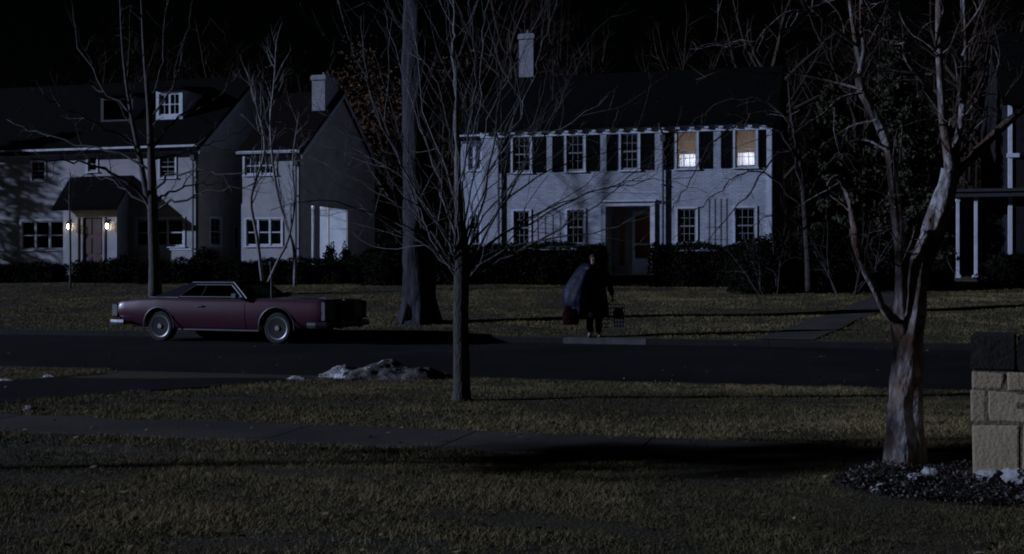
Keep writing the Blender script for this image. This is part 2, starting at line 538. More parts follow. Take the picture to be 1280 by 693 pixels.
# ------------------------------------------------------------------ trees
def smooth_path(pts, n):
    pts = [Vector(p) for p in pts]
    P = [pts[0]*2-pts[1]]+pts+[pts[-1]*2-pts[-2]]
    out = []
    segs = len(pts)-1
    for i in range(n+1):
        t = i/n*segs
        k = min(int(t), segs-1); f = t-k
        a, b, c, d = P[k], P[k+1], P[k+2], P[k+3]
        out.append(.5*((2*b)+(c-a)*f+(2*a-5*b+4*c-d)*f*f+(3*b-a-3*c+d)*f**3))
    return out


def grow(g, p, d, L, n, wander, up):
    pts = [Vector(p)]
    d = Vector(d).normalized()
    for i in range(n):
        d = (d+Vector((g.gauss(0, wander), g.gauss(0, wander), g.gauss(0, wander)+up))).normalized()
        pts.append(pts[-1]+d*(L/n))
    return pts


def spawn(out, g, pts, rad, lv, levels):
    if lv >= len(levels): return
    S = levels[lv]
    seg = [(pts[i+1]-pts[i]).length for i in range(len(pts)-1)]
    Lp = sum(seg)
    k = S['n']*Lp*(1-S['t0'])
    k = int(k)+(g.random() < k-int(k))
    for i in range(k):
        t = S['t0']+(1-S['t0'])*(i+g.random())/max(k, 1)
        t = min(t, .985)
        x = t*(len(pts)-1); j = int(x); f = x-j
        p = pts[j].lerp(pts[j+1], f)
        r = rad[j]*(1-f)+rad[j+1]*f
        tan = (pts[j+1]-pts[j]).normalized()
        q = Vector((g.gauss(0, 1), g.gauss(0, 1), g.gauss(0, 1)))
        q = (q-tan*q.dot(tan)).normalized()
        an = R(g.uniform(*S['ang']))
        d = tan*math.cos(an)+q*math.sin(an)
        d.z += S.get('up', 0)*g.random()
        L = g.uniform(*S['len'])*(1-S.get('tap', .5)*t)
        r0 = max(min(r*S.get('rr', .7), S['r']), .0022)
        n = S.get('seg', 5)
        pp = grow(g, p, d, L, n, S.get('wan', .16), S.get('trop', .05))
        rr = [r0*(1-.72*i2/n) for i2 in range(n+1)]
        out.append((pp, rr, lv))
        spawn(out, g, pp, rr, lv+1, levels)


def sides_for(r): return 10 if r > .08 else 7 if r > .03 else 5 if r > .012 else 3


def tree_thing(name, base, trunk_paths, crown_paths, bm, label, cat='tree', group=None, cm=None, rough_trunk=0.0, kind=None, fold=1.0, tsides=None):
    root = empty(name, base)
    tag(root, label, cat, group, kind)
    b = Vector(base)
    for nm, paths, mt in (('trunk', trunk_paths, bm), ('crown', crown_paths, cm or bm)):
        if not paths: continue
        m = MB()
        for pts, rad, *_ in paths:
            m.tube([p-b for p in pts], rad, tsides if (tsides and nm == 'trunk' and max(rad) > .06) else sides_for(max(rad)), cap=max(rad) > .02)
        o = m.build(nm, mt, root, smooth=True)
        if nm == 'trunk' and rough_trunk:
            me = o.data
            vn = [v_.normal.copy() for v_ in me.vertices]
            for vtx, nn in zip(me.vertices, vn):
                c = vtx.co
                q = fold
                k = mnoise.noise(Vector((c.x*9*q+nn.x*1.2, c.y*9*q+nn.y*1.2, c.z*1.5)))*rough_trunk
                k += mnoise.noise(Vector((c.x*30*q, c.y*30*q, c.z*6)))*rough_trunk*.3
                vtx.co += nn*k*max(.15, 1-c.z/3.2 if fold > .6 else 1)
    return root


def limb_px(seq, Y0, dY, r0, r1, n=None, wig=.012, g=None):
    """a limb drawn through sight lines of the photo and bent in depth from Y0 to Y0+dY"""
    g = g or rng
    k = len(seq)-1
    pts = [at(px, py, Y0+dY*(i/k)**1.1) for i, (px, py) in enumerate(seq)]
    n = n or max(6, k*4)
    sp = smooth_path(pts, n)
    for i in range(2, len(sp)):
        sp[i] += Vector((g.gauss(0, wig), g.gauss(0, wig), g.gauss(0, wig)))
    rad = [r0+(r1-r0)*(i/n)**.8 for i in range(n+1)]
    return (sp, rad, 0)


# --- young verge tree in the middle: vase of thin ascending limbs
g = random.Random(4)
Yb = 13.2
base = W(*[0, 0]); base = at(577, 500, Yb); base.z = gxy(base.x, base.y)-.03
trunk = smooth_path([base, at(577, 470, Yb), at(576, 400, Yb), at(577, 340, Yb), at(576, 300, Yb), at(573, 240, Yb)], 18)
trad = [.125, .105, .095, .092, .09, .088, .087, .086, .085, .085, .084, .084, .083, .082, .078, .07, .058, .046, .04]
T = [(trunk, trad, 0)]
LB = [
    ([(573, 240), (571, 180), (569, 104), (567, 62), (569, 30), (562, -30), (560, -110)], .3, .078, .012),
    ([(573, 330), (556, 295), (512, 222), (478, 159), (457, 100), (434, 45), (420, -10), (405, -60)], -1.1, .030, .006),
    ([(576, 300), (570, 240), (561, 166), (547, 104), (523, 66), (505, 42), (478, 0), (455, -40)], .9, .030, .006),
    ([(573, 250), (571, 150), (568, 78), (550, 45), (523, 0), (505, -40)], -.6, .024, .005),
    ([(578, 310), (581, 240), (582, 208), (592, 166), (599, 121), (602, 38), (611, 0), (617, -60)], -.8, .026, .006),
    ([(580, 318), (597, 260), (616, 208), (647, 152), (654, 125), (668, 97), (675, 62), (692, 17), (700, -30)], .9, .028, .005),
    ([(580, 330), (600, 265), (620, 165), (629, 90), (640, 30), (655, -40)], 1.3, .030, .006),
    ([(582, 336), (610, 290), (640, 235), (668, 190), (700, 130), (716, 70)], -1.2, .032, .005),
    ([(580, 345), (620, 299), (663, 279), (719, 250), (759, 236), (800, 228), (838, 208)], .8, .030, .004),
    ([(582, 352), (640, 318), (700, 286), (759, 246), (796, 213), (835, 196)], -.9, .028, .004),
    ([(573, 340), (541, 293), (509, 264), (481, 248), (440, 222), (392, 205), (360, 208)], 1.1, .032, .004),
    ([(573, 325), (540, 268), (494, 215), (450, 190), (420, 160), (398, 120)], 1.5, .028, .004),
    ([(572, 348), (545, 310), (524, 262), (500, 200), (470, 140), (455, 70), (452, 20)], -.4, .026, .005),
    ([(572, 352), (556, 318), (538, 296), (530, 276)], -.5, .014, .003),
    ([(581, 354), (604, 322), (612, 280), (618, 240)], -.8, .013, .003),
    ([(574, 285), (560, 215), (530, 140), (520, 60), (510, 0)], 1.6, .024, .005),
    ([(579, 290), (592, 220), (612, 150), (640, 90), (668, 40), (682, -20)], 1.7, .024, .005),
    ([(579, 300), (600, 250), (640, 215), (690, 196), (735, 160)], 1.6, .022, .004),
    ([(574, 300), (548, 240), (505, 180), (488, 128), (470, 70)], -1.5, .022, .004),
    ([(575, 322), (558, 262), (535, 190), (516, 130), (492, 60), (480, 10)], 1.9, .024, .005),
    ([(576, 315), (572, 255), (588, 160), (594, 90), (588, 20), (590, -40)], -1.6, .024, .005),
    ([(581, 322), (606, 270), (650, 215), (672, 150), (712, 100), (740, 60)], 1.8, .024, .004),
    ([(582, 340), (625, 310), (672, 268), (730, 232), (775, 190)], 1.9, .024, .004),
    ([(572, 342), (530, 305), (480, 272), (440, 262), (400, 270)], 1.9, .024, .004),
    ([(573, 318), (545, 275), (490, 240), (455, 225), (420, 190)], -2.0, .022, .004),
    ([(580, 310), (600, 235), (640, 175), (700, 160), (760, 120)], -1.9, .022, .004),
    ([(581, 330), (640, 285), (700, 255), (770, 232), (830, 225), (884, 242)], 1.3, .026, .004),
    ([(581, 342), (650, 304), (740, 290), (800, 270), (852, 238)], -1.2, .026, .004),
    ([(580, 316), (640, 245), (710, 205), (790, 185), (856, 192)], .4, .026, .004),
    ([(573, 335), (520, 290), (450, 262), (390, 250), (336, 262)], -.9, .024, .004),
]
C = [limb_px(s, Yb, d, r0*.54, r1*.6, g=g) for s, d, r0, r1 in LB]
lv = [dict(n=3.0, t0=.12, ang=(20, 55), len=(.6, 1.9), r=.0058, up=.25, trop=.05, wan=.10, seg=6, rr=.55),
      dict(n=3.0, t0=.2, ang=(25, 60), len=(.18, .6), r=.0032, up=.15, trop=.04, wan=.12, seg=4, rr=.6)]
LIMBS = [C[i] for i in (0, 2, 6, 7, 8, 9, 10, 11, 17, 21, 22, 23, 26, 27, 28, 29)]
for pts, rad, _ in list(C): spawn(C, g, pts, rad, 0, lv)
T += LIMBS[1:]  # these limbs join the trunk's dark bark, shade put into their colour
C = [c for c in C if not any(c is l for l in LIMBS[1:])]
tree_thing('young_tree', base, T, C, M['bark_shaded'], 'young bare tree with slim dark trunk and vase of thin branches on the near verge', cm=M['bark_twig'], rough_trunk=.008)

# --- pale multi-stemmed tree by the stone pillar
g = random.Random(9)
Yb = 8.75
base = at(1129, 590, Yb); base.z = gxy(base.x, base.y)-.05


def seqr(seq, radii, dY=0, Y0=Yb, n=None):
    k = len(seq)-1
    pts = [at(px, py, Y0+dY*i/k) for i, (px, py) in enumerate(seq)]
    n = n or k*5
    sp = smooth_path(pts, n)
    rr = [float(np.interp(i/n*k, range(k+1), radii)) for i in range(n+1)]
    return (sp, rr, 0)


T = [seqr([(1127, 604), (1127, 560), (1130, 500), (1133, 450), (1131, 410), (1128, 385), (1127, 342), (1122, 273), (1116, 225), (1110, 184), (1095, 148), (1078, 115), (1074, 98)],
          [.155, .120, .102, .090, .076, .056, .041, .036, .033, .033, .033, .035, .034], .15, n=110),
     seqr([(1133, 600), (1134, 500), (1138, 430), (1143, 392), (1150, 340), (1166, 290), (1182, 240), (1188, 212)],
          [.135, .098, .084, .070, .066, .076, .072, .062], -.1, n=80),
     seqr([(1188, 214), (1184, 185), (1179, 150), (1176, 100), (1174, 40), (1174, -40), (1172, -120)], [.050, .036, .032, .030, .027, .024, .018], -.1),
     seqr([(1190, 214), (1199, 165), (1204, 132), (1206, 69), (1204, 0), (1203, -90)], [.045, .030, .028, .025, .022, .016], .25),
     seqr([(1190, 222), (1212, 200), (1240, 172), (1272, 143), (1310, 120)], [.05, .036, .032, .028, .02], .3),
     seqr([(1129, 430), (1122, 405), (1110, 394), (1091, 361), (1072, 312), (1069, 288), (1062, 251), (1051, 226), (1042, 222), (1034, 232)],
          [.05, .042, .032, .027, .024, .020, .017, .013, .009, .005], -.35),
     seqr([(1118, 590), (1112, 606), (1104, 616)], [.06, .04, .012]),
     seqr([(1143, 590), (1152, 604), (1162, 613)], [.06, .04, .012], -.15)]
C = [seqr(s, [.78*r0*(1-.8*i/(len(s)-1)) for i in range(len(s))], dy) for s, r0, dy in [
    ([(1077, 85), (1069, 48), (1062, 0), (1055, -60)], .032, .1),
    ([(1075, 92), (1080, 60), (1076, 30), (1077, -40)], .028, -.2),
    ([(1069, 300), (1059, 297), (1046, 305), (1038, 318)], .014, -.1),
    ([(1124, 334), (1107, 321), (1092, 309), (1084, 306)], .012, -.2),
    ([(1122, 303), (1110, 288), (1095, 294), (1086, 312)], .012, -.25),
    ([(1173, 82), (1138, 56), (1100, 31), (1082, 2), (1070, -14)], .017, -.3),
    ([(1172, 94), (1150, 92), (1117, 88), (1090, 76), (1070, 62)], .015, .3),
    ([(1069, 56), (1048, 40), (1027, 22), (1003, 0), (985, -20)], .018, -.4),
    ([(1055, 38), (1032, 24), (1012, 16), (985, 15), (958, 36), (944, 52), (921, 54), (902, 62)], .013, -.5),
    ([(940, 54), (915, 60), (892, 55), (875, 59), (861, 74), (852, 90)], .007, -.1),
    ([(1078, 116), (1050, 123), (1029, 142), (1013, 152), (990, 168)], .015, -.3),
    ([(1096, 150), (1060, 160), (1024, 190), (1018, 225), (1010, 250)], .013, .5),
    ([(1112, 190), (1080, 175), (1040, 180), (1000, 160), (960, 170), (905, 190)], .014, .8),
    ([(1203, 70), (1210, 58), (1228, 53), (1243, 60), (1252, 84), (1272, 92)], .013, .2),
    ([(1205, 148), (1218, 130), (1234, 118), (1256, 121), (1275, 135)], .011, .2),
    ([(1078, 112), (1030, 100), (985, 92), (950, 92), (905, 88), (870, 100)], .014, .9),
    ([(1120, 260), (1100, 240), (1060, 238), (1020, 258), (985, 300), (970, 330)], .012, .6),
    ([(1180, 160), (1160, 150), (1130, 158), (1105, 172), (1088, 200)], .011, -.5),
    ([(1178, 120), (1150, 100), (1130, 70), (1128, 30), (1118, -20)], .016, .4),
    ([(1166, 290), (1180, 310), (1186, 330), (1196, 345)], .008, -.3),
    ([(1127, 330), (1140, 300), (1148, 268), (1160, 250)], .012, -.3),
    ([(1204, 40), (1225, 10), (1240, -30), (1250, -60)], .014, .3)]]
lv = [dict(n=4.6, t0=.12, ang=(30, 75), len=(.3, 1.0), r=.0058, up=.0, trop=-.02, wan=.22, seg=7, rr=.6),
      dict(n=4.5, t0=.2, ang=(30, 75), len=(.12, .45), r=.0028, up=.0, trop=-.03, wan=.25, seg=5, rr=.6)]
for pts, rad, _ in list(C)+T[2:5]: spawn(C, g, pts, rad, 0, lv)
lv2 = [dict(n=3.2, t0=.45, ang=(40, 80), len=(.3, .8), r=.009, up=.1, trop=.0, wan=.2, seg=7, rr=.5), lv[1]]
for pts, rad, _ in (T[0], T[5]): spawn(C, g, pts, rad, 0, lv2)
tree_thing('garden_tree', base, T, C, M['bark_pale'], 'pale multi-stemmed bare tree with twisted trunk beside the stone pillar', rough_trunk=.055, tsides=28)

# --- big furrowed street tree
g = random.Random(3)
vb = 27.5
ub, Zb_ = uv(525, vb)
base = W(ub, vb, gh(ub, vb)-.1)
T = [seqr([(525, 406), (525, 398), (524.5, 385), (524, 350), (523, 240), (521, 100), (520, 0), (518, -120)], [.52, .46, .42, .40, .365, .345, .32, .27], 0, Zb_, 119)]
for q in range(7):
    an = q*.9+.3
    dx, dy = math.cos(an), math.sin(an)
    bb = Vector((base.x, base.y, base.z+.55))
    T.append(([bb+Vector((dx*.25, dy*.25, .1)), bb+Vector((dx*.40, dy*.40, -.30)), bb+Vector((dx*.56, dy*.56, -.54))], [.16, .13, .06], 0))
C = []
top = T[0][0]
for i in range(11):
    p = top[99+int(i*1.8)]
    an = i*2.4
    d = Vector((math.cos(an), math.sin(an), g.uniform(.3, .9)))
    pp = grow(g, p, d, g.uniform(4, 7), 9, .12, .03)
    rr = [.12*(1-.8*k/9) for k in range(10)]
    C.append((pp, rr, 0))
    spawn(C, g, pp, rr, 0, [dict(n=1.2, t0=.2, ang=(30, 65), len=(1.2, 2.6), r=.035, up=.1, trop=.0, wan=.14, seg=6), dict(n=2.5, t0=.2, ang=(30, 65), len=(.5, 1.2), r=.012, wan=.16, seg=4, trop=-.02)])
tree_thing('street_tree', base, T, C, M['bark_big'], 'massive old tree with thick furrowed trunk on the far lawn near the kerb', rough_trunk=.06, fold=.5, tsides=30)
bigtree_base = base.copy()

# --- spreading street tree behind the car
g = random.Random(21)
vb = 34.6
ub, Zt = uv(193, vb)
base = W(ub, vb, gh(ub, vb)-.05)
T = [seqr([(194, 374), (193, 330), (191, 266), (189, 192), (186, 134), (180, 60), (176, -20)], [.24, .185, .17, .13, .09, .06, .03], 0, Zt, 24),
     seqr([(191, 268), (184, 246), (175, 197), (164, 143), (154, 70), (150, 0)], [.11, .10, .085, .065, .04, .02], .6, Zt, 18)]
C = []
for seq, r0, dy in [([(191, 262), (164, 232), (128, 212), (88, 202), (50, 200), (20, 190)], .07, -1.5),
                    ([(191, 262), (172, 246), (140, 228), (110, 222), (70, 228)], .05, 1.5),
                    ([(191, 266), (212, 254), (256, 241), (290, 236), (330, 222)], .055, -1.0),
                    ([(191, 256), (212, 240), (240, 232), (265, 230), (300, 226)], .05, 1.4),
                    ([(190, 240), (215, 220), (250, 214), (290, 220), (320, 205)], .05, -2.0),
                    ([(188, 190), (210, 160), (240, 140), (275, 120), (300, 90)], .045, .5),
                    ([(176, 197), (150, 170), (110, 150), (70, 130), (40, 110)], .045, -1.2),
                    ([(187, 150), (215, 110), (230, 60), (240, 10)], .04, -1.0),
                    ([(165, 143), (130, 110), (100, 60), (90, 10)], .04, 1.4),
                    ([(186, 134), (200, 90), (204, 40), (214, -10)], .04, 1.0),
                    ([(190, 215), (150, 190), (95, 180), (45, 165), (10, 150)], .045, 2.0),
                    ([(189, 200), (230, 190), (270, 178), (310, 160)], .04, 2.0)]:
    C.append(limb_px(seq, Zt, dy, r0, .012, wig=.05, g=g))
for pts, rad, _ in list(C)+T: spawn(C, g, pts, rad, 0, [dict(n=1.5, t0=.3, ang=(25, 65), len=(.8, 2.0), r=.022, up=.1, trop=.02, wan=.16, seg=6),
                                                     dict(n=3.0, t0=.15, ang=(25, 65), len=(.3, .9), r=.010, wan=.2, seg=4)])
tree_thing('street_tree', base, T, C, M['bark_mid'], 'bare spreading tree standing behind the parked car in front of the gabled house', rough_trunk=.01)

# --- slim birch clump right of it
g = random.Random(22)
vb = 39.4
Zt = uv(345, vb)[1]
base = W(uv(345, vb)[0], vb, gh(uv(345, vb)[0], vb)-.05)
T = [seqr([(329, 358), (321, 295), (314, 246), (331, 187), (320, 130), (307, 85)], [.075, .06, .055, .045, .035, .015], .4, Zt, 20),
     seqr([(333, 358), (348, 325), (360, 300), (368, 256), (366, 200), (374, 140)], [.06, .05, .045, .04, .03, .012], -.3, Zt, 20),
     seqr([(369, 358), (368, 315), (358, 281), (345, 232), (338, 158), (343, 100), (345, 55)], [.075, .065, .055, .05, .04, .03, .012], 0, Zt, 24)]
C = []
for pts, rad, _ in T: spawn(C, g, pts, rad, 0, [dict(n=3.2, t0=.35, ang=(18, 50), len=(1.0, 2.6), r=.022, up=.5, trop=.06, wan=.14, seg=7),
                                              dict(n=3.5, t0=.15, ang=(20, 60), len=(.3, 1.0), r=.010, wan=.2, seg=4, up=.2)])
tree_thing('birch_tree', base, T, C, M['bark_birch'], 'slim pale birch clump with three leaning stems before the gabled house')

# --- staked sapling at the house walk
g = random.Random(23)
vb = 38.5
ub = uv(88, vb)[0]; Zt = uv(88, vb)[1]
base = W(ub, vb, gh(ub, vb)-.05)
T = [seqr([(88, 366), (88, 310), (87, 250), (88, 215)], [.045, .04, .032, .015], 0, Zt, 12)]
C = []
spawn(C, g, T[0][0], T[0][1], 0, [dict(n=4, t0=.5, ang=(25, 60), len=(.4, 1.1), r=.012, up=.2, seg=5), dict(n=3, t0=.2, ang=(25, 60), len=(.2, .5), r=.006, seg=3)])
tree_thing('sapling', base, T, C, M['bark_mid'], 'thin bare sapling in front of the lamplit entrance')


# ------------------------------------------------------------------ leaf clouds
def leaf_quads(C_, size, g, flat=.0):
    n = len(C_)
    a = g.normal(size=(n, 3)); a /= np.linalg.norm(a, axis=1)[:, None]
    b = g.normal(size=(n, 3)); b -= a*np.sum(a*b, 1)[:, None]; b /= np.linalg.norm(b, axis=1)[:, None]
    s = (size*(.6+.8*g.random(n)))[:, None]
    P = np.zeros((n, 4, 3), np.float32)
    P[:, 0] = C_-a*s*.5; P[:, 1] = C_-b*s*.28; P[:, 2] = C_+a*s*.5; P[:, 3] = C_+b*s*.28
    return P.reshape(-1, 3)


def bush(name, base, rx, ry, h, n, size, m, label, seed, cat='bush', box=False, rz=0.0, group=None, lump=.22):
    """loose shell of leaves over an added dark core that blocks light"""
    g = np.random.default_rng(seed)
    root = empty(name, base, rz)
    tag(root, label, cat, group)
    P = []
    while len(P) < n:
        if box:
            f = g.integers(0, 4)
            x, y, z = g.uniform(-rx, rx), g.uniform(-ry, ry), g.uniform(0, h)
            if f == 0: z = h
            elif f == 1: y = -ry
            elif f == 2: y = ry if g.random() < .5 else -ry
            else: x = rx*(1 if g.random() < .5 else -1)
            k = mnoise.noise(Vector((x*1.3+seed, y*1.3, z*1.3)))*lump
            nx, ny, nz = (0, 0, k) if f == 0 else (0, k*(1 if y > 0 else -1), 0)
            p = np.array([x+nx, y+ny, z+nz])+g.normal(size=3)*.045
        else:
            d = g.normal(size=3); d /= np.linalg.norm(d)
            k = 1+lump*1.6*mnoise.noise(Vector((d[0]*2.2+seed, d[1]*2.2, d[2]*2.2)))-.22*g.random()**2
            e = 1.0 if d[2] > 0 else .93/max(.25, math.sqrt(1-d[2]**2))
            p = np.array([d[0]*rx*k*e, d[1]*ry*k*e, h*.5+d[2]*h*.5*(k if d[2] > 0 else 1)])
        if p[2] > 0: P.append(p)
    P = np.array(P)
    sh = np.clip(.5+.5*np.array([mnoise.noise(Vector((p[0]*2, p[1]*2, p[2]*2+seed))) for p in P])+.35*(g.random(len(P))-.5), 0, 1)
    np_mesh('foliage', leaf_quads(P, size, g), 4, m, root, np.repeat(sh, 1))
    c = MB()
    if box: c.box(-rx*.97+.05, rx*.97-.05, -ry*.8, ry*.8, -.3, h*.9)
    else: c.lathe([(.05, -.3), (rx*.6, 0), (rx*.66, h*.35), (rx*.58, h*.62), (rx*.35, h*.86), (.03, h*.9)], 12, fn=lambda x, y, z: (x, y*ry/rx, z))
    c.build('shade_core', M['core'], root, smooth=not box)  # added solid core, keeps light from passing through the leaves
    return root


def hedge_px(x0, x1, v, top, depth, label, seed, n=None, name='hedge'):
    ua, Za = uv(x0, v); ubb, Zc = uv(x1, v)
    Zm = (Za+Zc)/2
    um = (ua+ubb)/2
    z0 = gh(um, v+depth/2)-.05
    h = zat(top, Zm)-z0
    L = ubb-ua
    return bush(name, W(um, v+depth/2, z0), L/2, depth/2, h, n or int(1100*L*(h+depth)), .085, M['hedge'], label, seed, 'hedge', True, -A)


hedge_px(92, 250, 40.8, 329, 1.3, 'dark clipped hedge under the triple windows of the gabled house', 31)
hedge_px(-10, 62, 41.0, 331, 1.3, 'low dark hedge at the far edge beyond the sapling', 37)
hedge_px(252, 424, 41.0, 328, 1.3, 'long dark hedge behind the birch clump', 32)
hedge_px(588, 748, 40.6, 308, 1.5, 'tall dark hedge before the white house, on the doorway side near the young tree', 33)
hedge_px(812, 930, 40.6, 309, 1.6, 'tall dark hedge right beside the doorway steps of the white house', 34)


def bush_px(x0, x1, v, top, label, seed, n=2500, size=.09, m=None, ry=None, cat='bush'):
    ua, Za = uv(x0, v); ubb, _ = uv(x1, v)
    um = (ua+ubb)/2
    z0 = gh(um, v)-.08
    rx = (ubb-ua)/2
    return bush('bush', W(um, v, z0), rx, ry or rx*.9, zat(top, Za)-z0, n, size, m or M['hedge'], label, seed, cat, rz=-A)


bush_px(136, 176, 41.6, 321, 'round clipped bush just right of the lamplit door', 41)
bush_px(238, 276, 41.8, 310, 'round bush at the front corner of the gabled house', 42)
bush_px(405, 421, 43.8, 306, 'small cone bush against the bright porch', 43, 900)
bush_px(424, 440, 42.5, 307, 'narrow upright bush at the end of the long hedge', 44, 900)
bush_px(430, 462, 41.5, 318, 'rounded shaggy bush at the corner below the porch', 45, 1500)
bush_px(455, 520, 40.6, 302, 'big loose bush behind the massive furrowed tree', 46, 4200, .10)
bush_px(540, 598, 40.9, 306, 'broad bush between the furrowed tree and the tall hedge', 47, 3600, .10)
bush_px(905, 1010, 38.5, 296, 'large rounded shrub under the lit bedroom windows', 48, 7000, .10)
bush_px(985, 1075, 38.5, 284, 'large dark shrub at the corner of the white house', 49, 7000, .10)
bush_px(1060, 1120, 40.5, 318, 'dark low shrub behind the pale garden tree', 50, 3500)
bush_px(1222, 1300, 40.5, 318, 'dark shrub beside the white porch posts', 51, 3500)
bush_px(1135, 1195, 41.5, 325, 'low dark shrub left of the white porch posts', 52, 3000)


g = random.Random(64)
vb = 37.6
ub, Zt = uv(1012, vb)
base = W(ub, vb, gh(ub, vb)-.05)
T = [seqr([(1012, 364), (1010, 320), (1006, 262), (1000, 200), (990, 150), (985, 100)], [.13, .105, .09, .07, .05, .02], 0, Zt, 24)]
C = [limb_px(q_, Zt, dy, r0, .008, wig=.04, g=g) for q_, dy, r0 in [
    ([(1004, 240), (990, 190), (966, 198), (944, 232), (915, 265), (887, 298), (872, 318)], -.8, .045),
    ([(1000, 205), (975, 165), (930, 152), (890, 180), (868, 218), (848, 248), (836, 270)], -1.2, .04),
    ([(1006, 262), (965, 222), (930, 216), (900, 236), (868, 264), (840, 300)], .6, .035),
    ([(992, 160), (960, 130), (915, 125), (870, 150), (838, 190), (820, 215)], .8, .035),
    ([(1006, 255), (1030, 210), (1050, 190), (1072, 215)], -.6, .035),
    ([(988, 130), (1010, 90), (1040, 60), (1060, 50)], .6, .03),
    ([(1008, 290), (985, 270), (955, 272), (930, 295)], -1.0, .03)]]
for pts, rad, _ in list(C): spawn(C, g, pts, rad, 0, [dict(n=2.6, t0=.15, ang=(25, 60), len=(.5, 1.5), r=.013, up=-.1, trop=-.04, wan=.16, seg=6),
                                                     dict(n=3.0, t0=.15, ang=(25, 60), len=(.2, .7), r=.007, wan=.2, seg=4, trop=-.04)])
tree_thing('yard_tree', base, T, C, M['bark_dark'], 'dark bare tree drooping its branches across the lit upper windows of the white house', rough_trunk=.01)


# --- bare thicket twigs standing out of the big shrubs (right side)
def thicket(px, v, n, h, label, seed, mt):
    g = random.Random(seed)
    ub, Z = uv(px, v)
    base = W(ub, v, gh(ub, v)-.05)
    T, C = [], []
    for i in range(n):
        an = g.random()*6.28
        d = Vector((math.cos(an)*g.uniform(.2, .8), math.sin(an)*g.uniform(.2, .8), 1))
        pp = grow(g, base+Vector((math.cos(an)*.25, math.sin(an)*.25, 0)), d, h*g.uniform(.7, 1.1), 8, .1, -.02)
        rr = [.028*(1-.8*k/8) for k in range(9)]
        T.append((pp, rr, 0))
        spawn(C, g, pp, rr, 0, [dict(n=2.6, t0=.2, ang=(25, 65), len=(.5, 1.4), r=.012, wan=.22, seg=6, trop=-.03), dict(n=3.5, t0=.2, ang=(25, 65), len=(.2, .6), r=.006, wan=.25, seg=4)])
    root = empty('bare_shrub', base)
    tag(root, label, 'shrub')
    for nm, ps in (('stems', T), ('crown', C)):
        m = MB()
        for pts, rad, _ in ps: m.tube([p-base for p in pts], rad, sides_for(max(rad)), cap=False)
        m.build(nm, mt, root, smooth=True)


thicket(962, 37.2, 8, 2.5, 'leafless arching shrub in front of the large rounded shrub', 61, M['bark_shrub'])
thicket(1058, 37.0, 9, 2.9, 'leafless tangled shrub left of the pale garden tree', 62, M['bark_shrub'])


# ------------------------------------------------------------------ houses
def wall_holes(m, Fn, a0, a1, z0, z1, holes, reveal=.16, mi=0):
    xs = sorted({a0, a1, *[h[0] for h in holes], *[h[1] for h in holes]})
    zs = sorted({z0, z1, *[h[2] for h in holes], *[h[3] for h in holes]})
    for i in range(len(xs)-1):
        for j in range(len(zs)-1):
            cx, cz = (xs[i]+xs[i+1])/2, (zs[j]+zs[j+1])/2
            if any(h[0] < cx < h[1] and h[2] < cz < h[3] for h in holes): continue
            m.quad(Fn(xs[i], 0, zs[j]), Fn(xs[i+1], 0, zs[j]), Fn(xs[i+1], 0, zs[j+1]), Fn(xs[i], 0, zs[j+1]), mi)
    for h in holes:
        b, c, d, e = h[:4]
        m.quad(Fn(b, 0, d), Fn(b, -reveal, d), Fn(b, -reveal, e), Fn(b, 0, e), mi)
        m.quad(Fn(c, 0, d), Fn(c, 0, e), Fn(c, -reveal, e), Fn(c, -reveal, d), mi)
        m.quad(Fn(b, 0, e), Fn(b, -reveal, e), Fn(c, -reveal, e), Fn(c, 0, e), mi)
        m.quad(Fn(b, 0, d), Fn(c, 0, d), Fn(c, -reveal, d), Fn(b, -reveal, d), mi)


